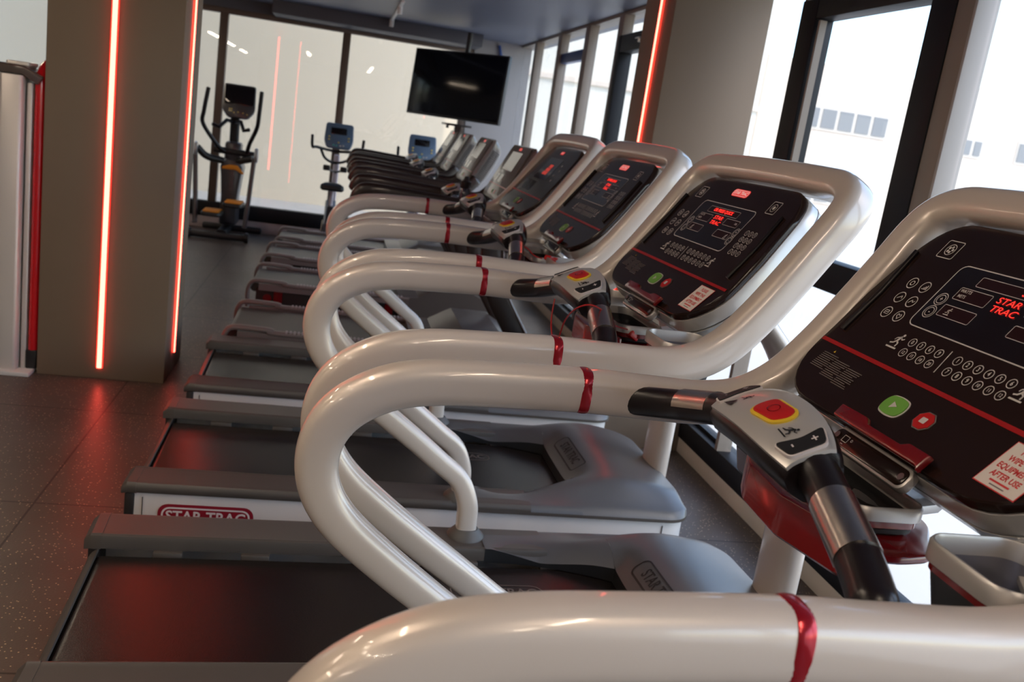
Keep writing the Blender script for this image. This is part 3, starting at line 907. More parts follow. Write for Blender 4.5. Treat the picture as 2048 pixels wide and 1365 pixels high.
    c.build('control_panel', con, 60, label='glossy black panel with printed keys and red lettered display')
    # buttons
    g = MB(); P0 = lambda y, s, h: pan(y, s, h)
    Q = rpoly([(-.027, .0), (-.022, .016), (0, .019), (.022, .016), (.027, 0), (.022, -.016), (0, -.019), (-.022, -.016)], .012)
    cy, cs = .073, -.054
    g.loft([[pan(cy - x, cs + y, .0004) for x, y in inset(Q, -.0025)], [pan(cy - x, cs + y, .0014) for x, y in inset(Q, -.0025)]], 'ink')
    g.loft([[pan(cy - x, cs + y, .001) for x, y in Q], [pan(cy - x, cs + y, .0032) for x, y in Q], [pan(cy - x, cs + y, .0034) for x, y in inset(Q, .005)]], 'green')
    P = Print(g, lambda x, y, h: pan(-x, y, h)); P.poly([(-cy - .005, cs - .007), (-cy + .009, cs), (-cy - .005, cs + .007)], 'ink', .0040)
    g.build('start_button', con, label='green button with white arrow')
    g = MB(); cy, cs = -.002, -.052
    O = [(.019 * cos(rad(22.5 + 45 * k)), .017 * sin(rad(22.5 + 45 * k))) for k in range(8)]
    g.loft([[pan(cy - x, cs + y, .0004) for x, y in inset(O, -.002)], [pan(cy - x, cs + y, .0018) for x, y in inset(O, -.002)]], 'ink2')
    g.loft([[pan(cy - x, cs + y, .001) for x, y in O], [pan(cy - x, cs + y, .0028) for x, y in O]], 'estop')
    P = Print(g, lambda x, y, h: pan(-x, y, h)); P.poly(rrect(-cy - .0065, cs - .0055, -cy + .0065, cs + .0055, .0015), 'ink', .0034)
    g.build('stop_button', con, label='red octagonal button with white square')
    g = MB(); P = Print(g, lambda x, y, h: pan(-x, y, h))
    x0, x1, y0, y1 = .158, .236, -.090, -.012
    P.poly([(x0, y0), (x1, y0), (x1, y1), (x0, y1)], 'stickred', .0010); P.poly([(x0 + .0015, y0 + .0015), (x1 - .0015, y0 + .0015), (x1 - .0015, y1 - .0015), (x0 + .0015, y1 - .0015)], 'cream', .0014)
    for k, t_ in enumerate(['PLEASE', 'WIPE THIS', 'EQUIPMENT', 'AFTER USE']): P.text(t_, (x0 + x1) / 2, y1 - .0125 - .0145 * k, .0128, 'stickred', .0018, .86, .03)
    P.line(((x0 + x1) / 2 - .018, y0 + .012), ((x0 + x1) / 2 + .018, y0 + .012), .003, 'stickred', .0018)
    P.line(((x0 + x1) / 2 - .012, y0 + .006), ((x0 + x1) / 2 + .015, y0 + .006), .0018, 'ink2', .0018)
    g.build('notice_sticker', con, label='white sticker with red lettering asking to wipe this equipment')
    # red ledge and audio module under the panel
    g = MB()
    ya, yb = .140, -.092
    ex, ey, ez = Vector((0, -1, 0)), Vector((.60, 0, .80)).normalized(), Vector((-.80, 0, .60)).normalized()
    prof = rpoly([(-ya, -.010), (-yb - .006, -.010), (-yb, -.016), (-yb + .004, .014), (.045, .014), (.032, .006), (-.055, .006), (-.068, .015), (-ya, .014)], .003, 2)
    g.prism(prof, .0, .012, 'red', .003, (ex, ey, ez), pan(0, -.112, .006))
    g.build('reading_ledge', con, label='dark red plastic ledge at the panel foot')
    g = MB(); o = Vector((.362, 0, 1.080))
    g.prism(rrect(-.138, -.019, .068, .019, .014), 0, .016, 'silver2', .003, (ex, ey, ez), o)
    g.prism(rrect(-.133, -.014, .063, .014, .011), .014, .0185, 'gloss', .001, (ex, ey, ez), o)
    for xx in (-.124, .054): g.cyl(o + ex * xx + ez * .019, .006, .003, 'chrome', ez, 14)
    P = Print(g, lambda x, y, h: o + ex * x + ey * y + ez * (.0186 + h))
    P.outline(rrect(-.108, -.005, -.093, .007, .001), .001, 'ink'); P.ring(-.085, .003, .0025, .0008, 'ink', 10); P.line((-.104, -.009), (-.097, -.009), .001, 'ink')
    g.build('audio_module', con)
    # --- grip bar, tray, cups
    build_crossbar(root)
    b = MB()
    pl = rpoly([(.235, .19), (.215, .10), (.235, -.11), (.30, -.145), (.375, -.130), (.395, -.085), (.44, -.02), (.445, .19)], .03)
    b.prism(pl, .995, 1.008, 'red', .004)
    b.prism(rpoly([(.232, .19), (.208, .13), (.200, .0), (.235, -.125), (.262, -.125), (.248, 0), (.255, .19)], .012), .965, 1.030, 'red', .005)
    tray = b.build('accessory_tray', root, label='dark red tray shelf below the console')
    def bin_(cx, cy, hx, hy, ztop, depth, rim, taper, nm, mrim, mbody):
        g = MB()
        o_ = rrect(cx - hx, cy - hy, cx + hx, cy + hy, .035, 6); i_ = inset(o_, .007)
        tp = lambda q, k: [(cx + (x - cx) * k, cy + (y - cy) * k) for x, y in q]
        g.loft([[(x, y, ztop - rim) for x, y in inset(o_, .002)], [(x, y, ztop - rim) for x, y in o_], [(x, y, ztop - .004) for x, y in o_], [(x, y, ztop) for x, y in inset(o_, .003)], [(x, y, ztop) for x, y in inset(o_, .0055)], [(x, y, ztop - .004) for x, y in i_],
                [(x, y, ztop - rim) for x, y in i_], [(x, y, ztop - depth) for x, y in tp(i_, taper)]], mrim, (False, True), mats=[mrim] * 5 + [mrim, 'cupin' if nm == 'cup_holder' else mbody])
        oo = inset(o_, .006)
        g.loft([[(x, y, ztop - rim + .002) for x, y in oo], [(x, y, ztop - rim - .012) for x, y in oo]], 'red', (False, False))
        oo = inset(o_, .008)
        g.loft([[(x, y, ztop - rim - .010) for x, y in oo], [(x, y, ztop - depth) for x, y in tp(oo, taper)], [(x, y, ztop - depth - .006) for x, y in tp(oo, taper * .92)]], mbody, (False, True))
        return g.build(nm, root)
    bin_(.322, .045, .064, .136, 1.056, .042, .020, .97, 'tray_bin', 'silver2', 'black')
    bin_(.340, -.298, .072, .080, 1.082, .130, .026, .72, 'cup_holder', 'silver2', 'black')
    bin_(.340, .302, .072, .072, 1.070, .125, .026, .72, 'cup_holder', 'silver2', 'black')
    b = MB()
    b.sweep([(.36, YC, 1.0), (.47, YC, 1.02), (.56, YC, 1.13)], superell(.045, .014, 3, 16), 'silver2', n0=(0, 1, 0))
    b.build('tray_bracket', root)
    for sg, yy in ((-1, -.295), (1, .300)):
        b = MB()
        b.sweep([(.40, yy, 1.035), (.47, YC + sg * .21, 1.05), (.535, YC + sg * .2, 1.14)], superell(.022, .010, 3, 12), 'silver2', n0=(0, 1, 0))
        k = b.build('cup_bracket', root)
        MB().cyl((.425, yy - sg * .005, 1.055), .010, .016, 'chrome', (1, 0, .3), 12).build('bolt', k)
    return root

def led_text(con, rows):
    g = MB(); P = Print(g, lambda x, y, h: pan(-x, y, h))
    P.text(rows[0], rows[1], .2005, rows[2], 'led', .0020, 1.0, .02, .12)
    P.text('STAR', -.0625, .1780, .0175, 'led', .0020, 1.30, .0, .12)
    P.text('TRAC', -.0585, .1610, .0175, 'led', .0020, 1.30, .0, .12)
    return g.build('led_readout', con, label='lit red lettering')
spots = [(0.48412746, 1.16135573, -0.00987119), (0.47586528, 2.24716253, 0.0330542), (0.48077085, 3.34671024, 0.00641971), (0.500, 4.4472258, 0.01175074)]
labels = ['white-framed treadmill nearest the camera, its console running past the photo edge',
          'white-framed treadmill with a red lanyard looped round its grip bar',
          'white-framed treadmill directly behind the one with the looped red lanyard, a glint on its display',
          'farthest white-framed treadmill, beside the pillar, with two dark key blocks on its panel']
t1 = make_treadmill()
mills = [t1]
for i in range(1, 4): mills.append(copy_tree(t1))
# last one carries the touch-display panel
v = MB(); face_grid(v, 'gloss')
v.loft([outline_ring(0, 0), outline_ring(.003, -.003), outline_ring(.004, -.016), outline_ring(0, -.019)], 'gloss', cap=(False, False))
build_console_print(v, 'touch')
vo = v.build('control_panel', None, 60)
for i, o in enumerate(mills):
    o.location = (spots[i][0], spots[i][1], 0); o.rotation_euler = (0, 0, spots[i][2])
    tag(o, labels[i], 'treadmill', 'white treadmills along the window wall')
    con = [c for c in kids(o) if c.name.startswith('console')][0]
    if i > 1: bpy.data.objects.remove([c for c in kids(con) if c.name.startswith('notice_sticker')][0])
    if i < 3: led_text(con, ('SELECT', -.030, .0150) if i == 0 else ('OR PRESS QUICK', -.067, .0150))
    else:
        pc = [c for c in kids(con) if c.name.startswith('control_panel')][0]
        pc.data = vo.data; pc['label'] = 'glossy black panel with one large screen and two key blocks'
bpy.data.objects.remove(vo)

def on_mill(i, p):
    x, y, a = spots[i]; return Vector((x + p[0] * cos(a) - p[1] * sin(a), y + p[0] * sin(a) + p[1] * cos(a), p[2]))
# ------------------------------------------------------------------ safety lanyards
def lanyard(i, pts, clip, label):
    r = empty('safety_lanyard', on_mill(i, clip)); tag(r, label, 'lanyard', 'red safety lanyards')
    o = Vector(r.location)
    MB().tube([p - o for p in catmull([on_mill(i, q) for q in pts], 8)], .0021, 'redline', 8).build('cord', r)
    g = MB(); g.box((0, 0, 0), (.040, .030, .020), 'estop', .006, Matrix.Rotation(.6, 3, 'Z') @ Matrix.Rotation(.5, 3, 'Y'))
    g.box((.018, .014, .004), (.022, .024, .010), 'estop', .003, Matrix.Rotation(.9, 3, 'Z')); g.build('clip', r)
lanyard(1, [(.135, .095, 1.072), (.130, .080, 1.02), (.125, .03, .985), (.120, -.04, .995), (.112, -.10, 1.055), (.112, -.17, 1.100), (.135, -.205, 1.120), (.175, -.20, 1.105), (.215, -.16, 1.07), (.285, -.085, 1.045)], (.300, -.075, 1.030), 'red coiled lanyard looped over the second treadmill\'s grip with its clip in the tray')
lanyard(2, [(.150, -.185, 1.095), (.20, -.19, 1.10), (.235, -.2, 1.075), (.262, -.215, 1.07)], (.285, -.235, 1.072), 'short red lanyard clip resting on the cup rim of the third treadmill')

# ================================================================== DARK TREADMILLS
def make_dark():
    root = empty('treadmill', (0, 0, 0))
    W_ = .355
    d = MB()
    d.b2((-.44, -.30, .05), (.62, .30, .21), 'deckdark', .006)
    for x in (-.36, -.02, .40):
        for sg in (-1, 1):
            d.lathe((x, sg * .302, .14), [(.03, -.006), (.03, .006), (.018, .006), (.018, -.006)], 'red', (0, 1, 0), 14)
            d.b2((x + .04, sg * .31 - .006, .10), (x + .10, sg * .31 + .006, .21), 'red', .003)
    d.build('deck', root)
    b = MB(); prof = [(.60, .195)] + [(-.45 - .03 * sin(rad(180 * k / 8)), .205 - .03 * cos(rad(180 * k / 8))) for k in range(9)] + [(.60, .235)]
    b.loft([[(x, -.285, z) for x, z in prof], [(x, .285, z) for x, z in prof]], 'belt2'); b.build('running_belt', root)
    for sg in (-1, 1):
        r = MB()
        pts = [(-.485, sg * .335, .08), (-.492, sg * .335, .18), (-.478, sg * .335, .235), (-.44, sg * .335, .262), (-.30, sg * .335, .262), (-.24, sg * .335, .257), (-.20, sg * .335, .246), (.60, sg * .335, .246)]
        r.sweep(catmull(pts, 4), superell(.014, .026, 3, 16), 'railb', n0=(1, 0, 0))
        for k in range(34):
            x = -.17 + .0215 * k
            r.b2((x, sg * .335 - .022, .252), (x + .011, sg * .335 + .022, .2635), 'ribs')
        r.b2((-.42, sg * .335 - .02, .20), (.6, sg * .335 + .02, .245), 'railb')
        r.build('side_rail', root)
    h = MB()
    top = [(.52, .255), (.66, .262), (.80, .345), (1.02, .345), (1.20, .25), (1.22, .05), (.55, .05)]
    h.loft([[(x, -W_, z) for x, z in top], [(x, -W_ + .03, z + (.012 if z > .2 else 0)) for x, z in top], [(x, W_ - .03, z + (.012 if z > .2 else 0)) for x, z in top], [(x, W_, z) for x, z in top]], 'hoodb')
    h.build('motor_hood', root, 25)
    for sg in (-1, 1):
        u = MB(); pp = catmull([(1.17, sg * .30, .27), (1.04, sg * .31, .46), (.955, sg * .315, .60), (.90, sg * .32, .80), (.875, sg * .325, 1.04)], 5)
        u.sweep(pp, superell(.062, .020, 4, 16), 'dkbrown', n0=(1, 0, 0)); uo = u.build('upright', root, 50)
        e = MB(); e.sweep([p + Vector((.064, -.004, .0)) for p in pp], superell(.004, .016, 3, 10), 'mull_light', n0=(1, 0, 0)); e.build('edge_trim', uo, label='pale strip on the front edge')
        b = MB()
        pts = catmull([(.135, sg * .33, 1.020), (.150, sg * .33, 1.058), (.20, sg * .33, 1.075), (.45, sg * .33, 1.066), (.72, sg * .33, 1.052), (.88, sg * .33, 1.055), (.96, sg * .32, 1.12)], 6)
        b.sweep(pts, superell(.042, .030, 3.2, 20), 'dkbrown', n0=(0, 0, 1), rnd=.02); b.build('handrail', root, 60)
    # console: inclined face with a half-round shell behind
    b = MB(); ux = Vector((.445, 0, .895)); nn = Vector((-.895, 0, .445)); o = Vector((.905, 0, 1.085)); HT = .365
    ring = []
    prof = [(0, 0), (.0, 1)]
    rings = []
    NS = 10
    def shell(y):
        k = 1 - abs(y) / .30
        dp = .125 * sqrt(max(1 - (abs(y) / .302) ** 4, .04))
        P_ = [(0, -.0)]
        pts2 = [(s_, -dp * sqrt(max(1 - ((s_ - HT / 2) / (HT / 2)) ** 4, 0))) for s_ in [HT * (.5 - .5 * cos(pi * q / 12)) for q in range(13)]]
        return [o + ux * s_ + nn * dd + Vector((0, y, 0)) for s_, dd in pts2] + [o + ux * s_ + nn * .010 + Vector((0, y, 0)) for s_ in (HT * .98, HT * .02)]
    for k in range(17): rings.append(shell(-.30 + .60 * k / 16))
    b.loft(rings, 'taupe')
    for k in range(22):
        s_ = .03 + .0125 * k
        for sg in (-1, 1):
            b.box(o + ux * s_ + nn * -.05 + Vector((0, sg * .30, 0)), (.055, .006, .0045), 'black', rot=Matrix((nn, Vector((0, 1, 0)), ux)).transposed())
    con = b.build('console', root, 45)
    c = MB(); P = Print(c, lambda x, y, hh: o + ux * y + nn * (.0105 + hh) + Vector((0, -x, 0)))
    c.prism(rrect(-.288, .012, .288, HT - .012, .03), .010, .016, 'taupe2', .002, (Vector((0, -1, 0)), ux, nn), o)
    P2 = Print(c, lambda x, y, hh: o + ux * y + nn * (.0163 + hh) + Vector((0, -x, 0)))
    P2.poly(rrect(-.17, .19, .13, .315, .006), 'screenb', .0004); P2.outline(rrect(-.17, .19, .13, .315, .006), .002, 'ink2', .0008)
    for a in (-.20, -.08): P2.poly(rrect(a, .105, a + .085, .165, .004), 'screen', .0004); P2.outline(rrect(a, .105, a + .085, .165, .004), .002, 'ink2', .0008)
    P2.poly(rrect(-.035, .325, .035, .343, .006), 'logo', .0004)
    P2.poly([(-.285, .088), (.285, .088), (.285, .094), (-.285, .094)], 'redline', .0004)
    P2.poly(rrect(-.05, .035, -.01, .06, .008), 'green', .0006); P2.poly(rrect(.03, .035, .065, .06, .01), 'estop', .0006)
    c.build('control_panel', con, 50)
    build_crossbar(root, .50, -.02)
    for sg in (-1, 1):
        g = MB(); g.lathe((.72, sg * .20, 1.0), [(.035, -.06), (.042, .0), (.044, .03), (.047, .032), (.047, .040), (.040, .040), (.038, .0)], 'black', seg=20); g.build('cup_holder', root)
    MB().b2((.70, -.24, .985), (.86, .24, 1.005), 'dkbrown', .006).build('shelf_bracket', root)
    return root
M['belt2'] = mat('worn_grey_belt', (0.060, 0.052, 0.045), 0.42, var=((2, 120, 4), 0.35))
M['railb'] = mat('mauve_grey_rail', (0.15, 0.118, 0.108), 0.42)
M['ribs'] = mat('pale_rail_ribs', (0.33, 0.28, 0.28), 0.5)
M['hoodb'] = mat('brown_grey_hood', (0.075, 0.062, 0.055), 0.4, 0, 0.1)
M['screenb'] = mat('grey_screen', (0.17, 0.16, 0.15), 0.12, 0, 0.5)
dspots = [(0.0, 5.315), (0.0, 6.69), (0.0, 7.84), (0.03, 8.86)]
dl = ['dark brown treadmill next behind the last white one, a water bottle in its cup holder',
      'second dark brown treadmill in the far row, counted from the white ones',
      'third dark brown treadmill in the far row, counted from the white ones',
      'dark brown treadmill farthest back, nearest the glass wall, with a tablet bracket on top']
d1 = make_dark(); darks = [d1] + [copy_tree(d1) for _ in range(3)]
for i, o in enumerate(darks):
    o.location = (*dspots[i], 0); tag(o, dl[i], 'treadmill', 'dark treadmills at the far end')
g = MB()
g.b2((.93, -.30, 1.455), (1.16, .16, 1.475), 'dkbrown', .005).b2((1.03, -.10, 1.40), (1.09, -.04, 1.46), 'dkbrown').b2((.93, -.30, 1.43), (.95, -.26, 1.46), 'black')
g.build('tablet_bracket', darks[3])
b = empty('water_bottle', (.72, 5.315 - .20, .962)); tag(b, 'smoky water bottle with a black cap in a dark treadmill cup holder', 'bottle')
MB().lathe((0, 0, 0), [(.028, .0), (.031, .01), (.032, .15), (.027, .175), (.022, .185)], 'bottle', seg=20).build('body', b)
MB().lathe((0, 0, .183), [(.028, 0), (.030, .004), (.030, .035), (.018, .042), (.012, .06), (.010, .065)], 'black', seg=20).build('cap', b)

# ================================================================== ELLIPTICAL
e = empty('elliptical_trainer', (-1.04, 9.9, 0)); tag(e, 'black elliptical trainer with orange pedals beside the left pillar', 'elliptical trainer')
E = lambda x, y, z: Vector((x + 1.04, y - 9.9, z))
b = MB()
b.sweep([E(-1.06, 10.32, .05), E(-1.06, 9.75, .05)], superell(.04, .05, 3, 12), 'black', n0=(0, 0, 1))
b.sweep([E(-1.36, 9.62, .045), E(-.80, 9.62, .045)], superell(.035, .03, 3, 12), 'black', n0=(0, 0, 1), rnd=.02)
b.sweep([E(-1.30, 10.3, .045), E(-.72, 10.3, .045)], superell(.035, .03, 3, 12), 'black', n0=(0, 0, 1), rnd=.02)
b.build('base_frame', e)
for x in (-1.36, -.80):
    MB().lathe(E(x, 9.62, .05), [(.05, -.02), (.052, 0), (.05, .02)], 'black', (1, 0, 0), 18).build('wheel', e)
    g = MB(); g.box(E(x, 9.595, .05), (.03, .02, .055), 'chrome', .006); g.build('foot_cap', e)
b = MB()
pl = [(-.085, .12), (.085, .12), (.075, .40), (.10, .62), (.115, .72), (.06, .80), (-.06, .80), (-.115, .72), (-.10, .62), (-.085, .40)]
b.prism(rpoly(pl, .02), -.16, .16, 'dkgrey', .02, ((1, 0, 0), (0, 0, 1), (0, -1, 0)), E(-1.03, 10.12, 0)) if 'dkgrey' in M else b.prism(rpoly(pl, .02), -.16, .16, M.setdefault('dkgrey', mat('dark_grey_shroud', (.045, .04, .045), .3, 0, .3)), .02, ((1, 0, 0), (0, 0, 1), (0, -1, 0)), E(-1.03, 10.12, 0))
sh = b.build('drive_shroud', e)
g = MB(); g.prism(rpoly([(-.10, .715), (-.03, .74), (.05, .74), (.12, .665), (.105, .655), (.03, .695), (-.10, .69)], .008), .150, .175, 'orange', .004, ((1, 0, 0), (0, 0, 1), (0, -1, 0)), E(-1.02, 10.12, 0)); g.build('trim_flash', sh, label='orange flash')
b = MB(); b.sweep([E(-1.03, 10.15, .72), E(-1.04, 10.13, 1.0), E(-1.04, 10.10, 1.26)], superell(.048, .04, 3, 14), 'black', n0=(1, 0, 0)); b.box(E(-1.03, 10.08, .86), (.17, .16, .22), 'dkgrey', .03); b.build('mast', e)
b = MB(); ux = Vector((0, .25, .97)).normalized(); nn = Vector((0, -.97, .25)).normalized()
b.prism(rpoly([(-.165, .085), (-.155, .345), (.155, .345), (.165, .085), (.10, .0), (-.10, 0)], .03), -.05, 0, 'dkgrey', .01, ((1, 0, 0), ux, nn), E(-1.01, 10.0, 1.215))
con = b.build('console', e)
g = MB(); g.prism(rrect(-.145, .135, .145, .325, .015), 0, .006, 'screen', .002, ((1, 0, 0), ux, nn), E(-1.01, 10.0, 1.215)); g.build('screen', con)
g = MB()
for x, y in ((-.085, .085), (-.065, .085), (-.085, .065), (-.065, .065), (-.04, .05), (.0, .06), (.05, .055), (.09, .045)): g.box(E(-1.01 + x, 10.0, 1.215) + ux * y + nn * .003, (.012, .008, .010), 'ylw', .002)
g.build('key', con)
b = MB(); b.tube([E(-1.23, 9.90, 1.125), E(-1.17, 9.90, 1.105), E(-1.11, 9.98, 1.18), E(-1.04, 10.05, 1.17), E(-.97, 9.98, 1.18), E(-.93, 9.90, 1.10), E(-.88, 9.90, 1.115)], .020, 'grip', 10, rnd=.015); b.build('fixed_handlebar', e)
for sg, P_ in ((-1, [(-1.285, 9.80, 1.47), (-1.315, 9.82, 1.25), (-1.32, 9.85, 1.12), (-1.19, 9.95, .93), (-1.11, 10.0, .86)]), (1, [(-.775, 9.80, 1.50), (-.785, 9.82, 1.28), (-.80, 9.85, 1.14), (-.865, 9.95, .98), (-.89, 10.0, .88)])):
    b = MB(); b.tube(catmull([E(*q) for q in P_], 5), .021, 'grip', 10, rnd=.012); b.build('moving_arm', e)
b = MB(); b.tube([E(-1.22, 10.02, .875), E(-.82, 10.02, .86)], .035, 'black', 12); b.tube(catmull([E(-1.36, 9.86, .88), E(-1.27, 9.90, .80), E(-1.12, 9.98, .77)], 5), .035, 'black', 10); b.tube([E(-.82, 9.92, .83), E(-1.0, 10.0, .77)], .035, 'black', 10); b.build('pivot_axle', e)
for x, z in ((-1.375, .86), (-.785, .87)):
    g = MB(); g.lathe(E(x, 9.86, z), [(.06, -.02), (.075, -.01), (.075, .01), (.06, .02)], 'silver2', (1, .1, 0), 20); g.build('pivot_cap', e)
for x0, x1 in ((-1.375, -1.32), (-.80, -.835)):
    b = MB(); b.sweep([E(x0, 9.84, .84), E(x0 + (x1 - x0) * .6, 9.80, .42), E(x1, 9.72, .14)], superell(.024, .03, 3, 12), 'dkgrey', n0=(1, 0, 0)); b.build('swing_link', e)
for x, z in ((-1.165, .26), (-.96, .37)):
    b = MB(); pl = rpoly([(-.095, -.17), (.095, -.17), (.10, .15), (-.10, .15)], .04)
    b.prism(pl, -.03, .01, 'black', .01, None, E(x, 9.78, z)); b.sweep([E(x + .06, 9.78, z - .02), E(x + .08, 10.15, z - .05)], superell(.02, .02, 3, 10), 'black', n0=(1, 0, 0))
    po = b.build('pedal', e)
    g = MB(); g.prism(inset(pl, .014), .010, .022, 'orange', .004, None, E(x, 9.78, z)); g.build('pedal_pad', po, label='orange foot pad')

# ================================================================== EXERCISE BIKES
def make_bike():
    r = empty('exercise_bike', (0, 0, 0))
    b = MB(); b.sweep([(-.25, -.55, .04), (.25, -.55, .04)], superell(.03, .035, 3, 12), 'black', n0=(0, 0, 1), rnd=.02); b.sweep([(-.25, .38, .04), (.25, .38, .04)], superell(.03, .035, 3, 12), 'black', n0=(0, 0, 1), rnd=.02)
    b.sweep([(0, -.55, .06), (0, .38, .06)], superell(.04, .05, 3, 12), 'dkgrey', n0=(0, 0, 1)); b.build('base_frame', r)
    b = MB(); b.prism(rpoly([(-.42, .06), (.36, .06), (.33, .42), (.16, .52), (-.06, .42), (-.38, .30)], .06), -.055, .055, 'dkgrey', .015, ((0, 1, 0), (0, 0, 1), (1, 0, 0))); b.build('drive_housing', r)
    b = MB(); b.sweep([(0, -.30, .25), (0, -.36, .50)], superell(.035, .045, 3, 12), 'dkgrey', n0=(1, 0, 0)); b.tube([(0, -.34, .45), (0, -.39, .66)], .022, 'post', 12); b.build('seat_post', r)
    b = MB(); s_ = rpoly([(-.125, -.12), (.125, -.12), (.10, .06), (.035, .17), (-.035, .17), (-.10, .06)], .05)
    b.loft([[(x, y - .40, .655) for x, y in inset(s_, .02)], [(x, y - .40, .675) for x, y in s_], [(x, y - .40, .71) for x, y in inset(s_, .006)], [(x, y - .40, .725) for x, y in inset(s_, .03)]], 'black'); b.build('saddle', r)
    b = MB(); b.sweep([(.02, .20, .42), (.02, .14, .98)], superell(.030, .035, 3, 12), 'post', n0=(1, 0, 0)); b.build('mast', r)
    b = MB()
    b.tube(catmull([(-.245, -.14, 1.16), (-.235, -.12, 1.05), (-.19, -.06, 1.045), (0, .06, 1.02), (.21, -.06, 1.045), (.26, -.12, 1.05), (.27, -.14, 1.17)], 5), .015, 'grip', 10, rnd=.01)
    b.tube(catmull([(-.15, -.03, 1.03), (-.10, .02, .94), (0, .10, .90), (.12, .02, .94), (.17, -.03, 1.03)], 5), .014, 'grip', 10); b.build('handlebar', r)
    ux = Vector((0, .30, .95)).normalized(); nn = Vector((0, -.95, .30)).normalized(); o = Vector((.02, .03, 1.055))
    b = MB(); b.prism(rpoly([(-.12, 0), (.12, 0), (.15, .08), (.14, .265), (-.14, .265), (-.15, .08)], .03), -.045, 0, 'bluegrey', .01, ((1, 0, 0), ux, nn), o); con = b.build('console', r)
    g = MB(); g.prism(rrect(-.085, .145, .075, .215, .01), 0, .004, 'screen', .001, ((1, 0, 0), ux, nn), o); g.build('screen', con)
    g = MB()
    for k, (x, y) in enumerate([(-.10, .115), (-.10, .085), (.10, .115), (.10, .085), (0, .06), (-.05, .03), (-.02, .025), (.02, .025), (.05, .03)]):
        g.box(o + Vector((x, 0, 0)) + ux * y + nn * .003, (.018, .006, .014), 'ylw' if k < 5 else ('teal' if k < 7 else 'ink'), .003)
    g.build('key', con)
    for sg in (-1, 1):
        b = MB(); b.tube([(sg * .06, .02, .30), (sg * .075, .0, .30 + sg * .15)], .012, 'chrome', 8); b.box((sg * .12, 0, .30 + sg * .15), (.09, .10, .022), 'black', .006); b.build('pedal', r)
        b = MB(); b.box((sg * .085 + .01, -.22, .86), (.07, .05, .055), 'black', .012); b.tube([(sg * .085 + .01, -.20, .85), (.02, .16, .80)], .011, 'black', 8); b.build('lower_grip', r)
    return r
k1 = make_bike(); k1.location = (0.0, 9.86, 0); tag(k1, 'upright exercise bike with a blue-grey console, standing clear before the glass wall', 'exercise bike', 'exercise bikes at the glass wall')
k2 = copy_tree(k1); k2.location = (.87, 9.87, -.0); tag(k2, 'exercise bike mostly hidden behind the dark treadmills under the television', 'exercise bike', 'exercise bikes at the glass wall')

# ================================================================== TELEVISION
tv = empty('television', (1.10, 9.42, 1.845)); tv.rotation_euler = (rad(-4), 0, rad(-46.5)); tag(tv, 'large black flat television hung on a ceiling bracket in the far corner', 'television')
MB().box((0, .02, 0), (1.20, .045, .655), 'black', .006).build('casing', tv)
MB().box((0, -.004, .004), (1.165, .006, .615), 'tvscreen', .001).build('screen', tv)
g = MB(); g.box((0, .07, .12), (.30, .05, .25), 'black', .008); g.tube([(0, .09, .2), (0, .09, .53)], .025, 'black', 10); g.build('bracket', tv)
a = tag(MB().box((0, 0, 0), (.028, .028, .17), 'frame_blue', .004, Matrix.Rotation(rad(-18), 3, 'Y')).build('wall_hook'), 'small blue bar on the wall beside the television', 'hook'); a.location = (1.66, YB - .085, 2.29)
a = tag(MB().box((0, 0, 0), (.07, .012, .20), 'lampwhite', .004).build('wall_switch'), 'narrow white switch plate on the grey corner wall', 'switch'); a.location = (1.70, YB - .067, 1.72)

# ================================================================== CABLE MACHINE at the left edge
t = empty('weight_machine', (-1.45, 4.70, 0)); tag(t, 'pale aluminium weight machine upright with a glossy red frame at the left pillar', 'weight machine')
L = lambda x, y, z: Vector((x + 1.45, y - 4.70, z))
b = MB(); b.prism(rrect(-1.515, 4.655, -1.415, 4.86, .018), .02, 1.415, 'tower', .004, None, L(0, 0, 0) + Vector((0, 0, 0))); b.build('column_cover', t)
b = MB(); b.prism(rrect(-1.408, 4.70, -1.384, 4.86, .006), .02, 1.385, 'tower', .003, None, L(0, 0, 0)); b.build('side_panel', t)
b = MB(); b.prism(rrect(-1.60, 4.70, -1.522, 4.86, .01), .02, 1.40, 'tower', .003, None, L(0, 0, 0)); b.build('side_panel', t)
b = MB(); b.sweep([L(-1.60, 4.76, 1.438), L(-1.42, 4.76, 1.438), L(-1.365, 4.77, 1.405)], superell(.10, .024, 5, 20), 'towercap', n0=(0, 1, 0), rnd=.012); b.build('top_cap', t)
b = MB(); b.prism(rrect(-1.50, 4.70, -1.40, 4.84, .01), 1.455, 1.475, 'tower', .006, None, L(0, 0, 0)); b.build('cap_plate', t)
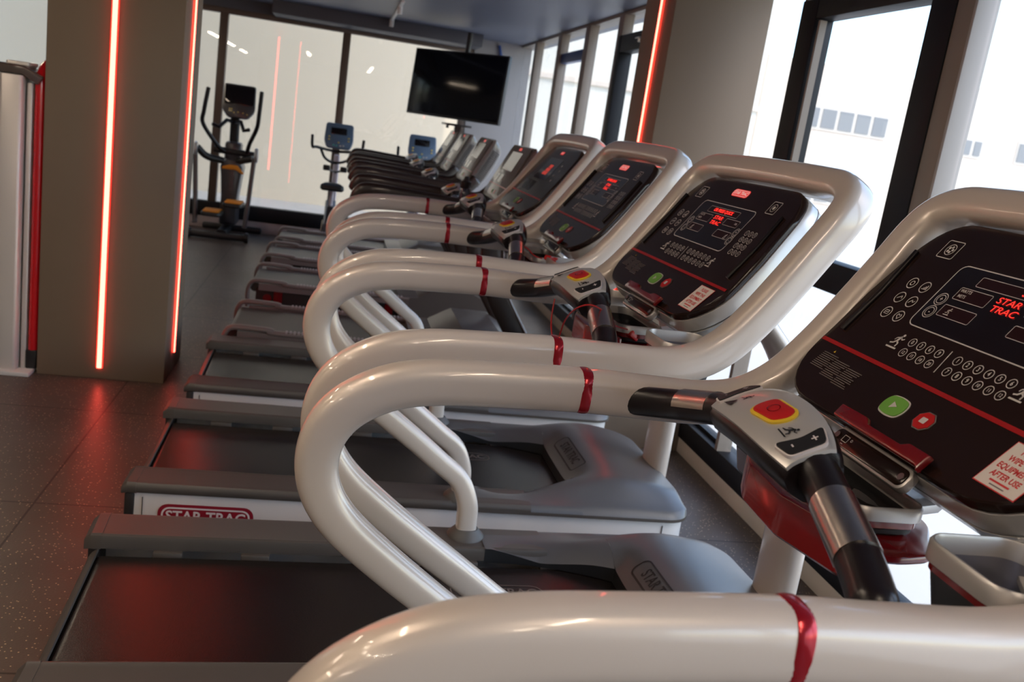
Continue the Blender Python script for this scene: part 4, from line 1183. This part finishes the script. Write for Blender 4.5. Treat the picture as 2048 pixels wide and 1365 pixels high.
b = MB(); b.tube(catmull([L(-1.356, 4.72, .11), L(-1.356, 4.72, .6), L(-1.356, 4.72, 1.32), L(-1.357, 4.74, 1.42), L(-1.358, 4.82, 1.475), L(-1.36, 5.05, 1.49), L(-1.36, 5.4, 1.49)], 6), .0225, 'redframe', 16); b.b2(L(-1.382, 4.695, .022), L(-1.334, 4.745, .115), 'black', .004)
b.build('red_frame', t)
b = MB(); b.b2(L(-1.64, 4.62, 0), L(-1.345, 4.95, .022), 'lampwhite', .004); b.build('base_plate', t)

# ================================================================== OUTSIDE
struct(MB().b2((XW + .12, -30, -.35), (60, 60, -.05), 'ground').build('ground_terrace'))
struct(MB().b2((-20, YB + .2, -.35), (XW + .12, 60, -.05), 'ground').build('ground_yard'))
h = empty('building', (17, 24, 0)); tag(h, 'long cream building with a row of small windows, seen beyond the windows', 'building')
H = lambda x, y, z: Vector((x - 17, y - 24, z))
MB().b2(H(11.0, 24, -.05), H(17.05, 32, 4.45), 'facade').build('wing', h)
MB().b2(H(17.05, 23.7, -.05), H(40, 32, 4.50), 'facade').build('wing', h)
def win(x0, x1, z0, z1, n, y):
    g = MB(); wdt = (x1 - x0) / n
    g.b2(H(x0, y - .03, z0), H(x1, y + .06, z1), 'extframe')
    o = g.build('window', h)
    p = MB()
    for k in range(n): p.b2(H(x0 + wdt * k + .05, y - .05, z0 + .06), H(x0 + wdt * (k + 1) - .05, y - .02, z1 - .06), 'extglass')
    p.build('pane', o)
win(12.30, 14.90, 2.72, 3.35, 5, 24); win(16.95 + .15, 17.75, 2.60, 3.12, 2, 23.7); win(18.85, 20.6, 2.62, 3.25, 3, 23.7); win(12.6, 14.6, .75, 1.35, 4, 24)
t = empty('apartment_block', (7, 21, 0)); tag(t, 'tall pale neighbouring block filling the far window panes', 'building')
bb = MB(); bb.b2((-3.2, 0, -.05), (2.6, 8, 9), 'facade2'); bb.b2((-3.25, -.06, 2.75), (2.65, 0, 2.86), 'facade'); bb.b2((-3.25, -.06, .55), (2.65, 0, .66), 'facade'); bb.build('wall', t)
y_ = empty('yard_wall', (-2, 14.6, 0)); tag(y_, 'plain pale wall standing just beyond the back glass', 'wall')
bb = MB(); bb.b2((-14, 0, -.05), (4.6, .3, 4.0), 'yardpaint'); bb.build('wall', y_)
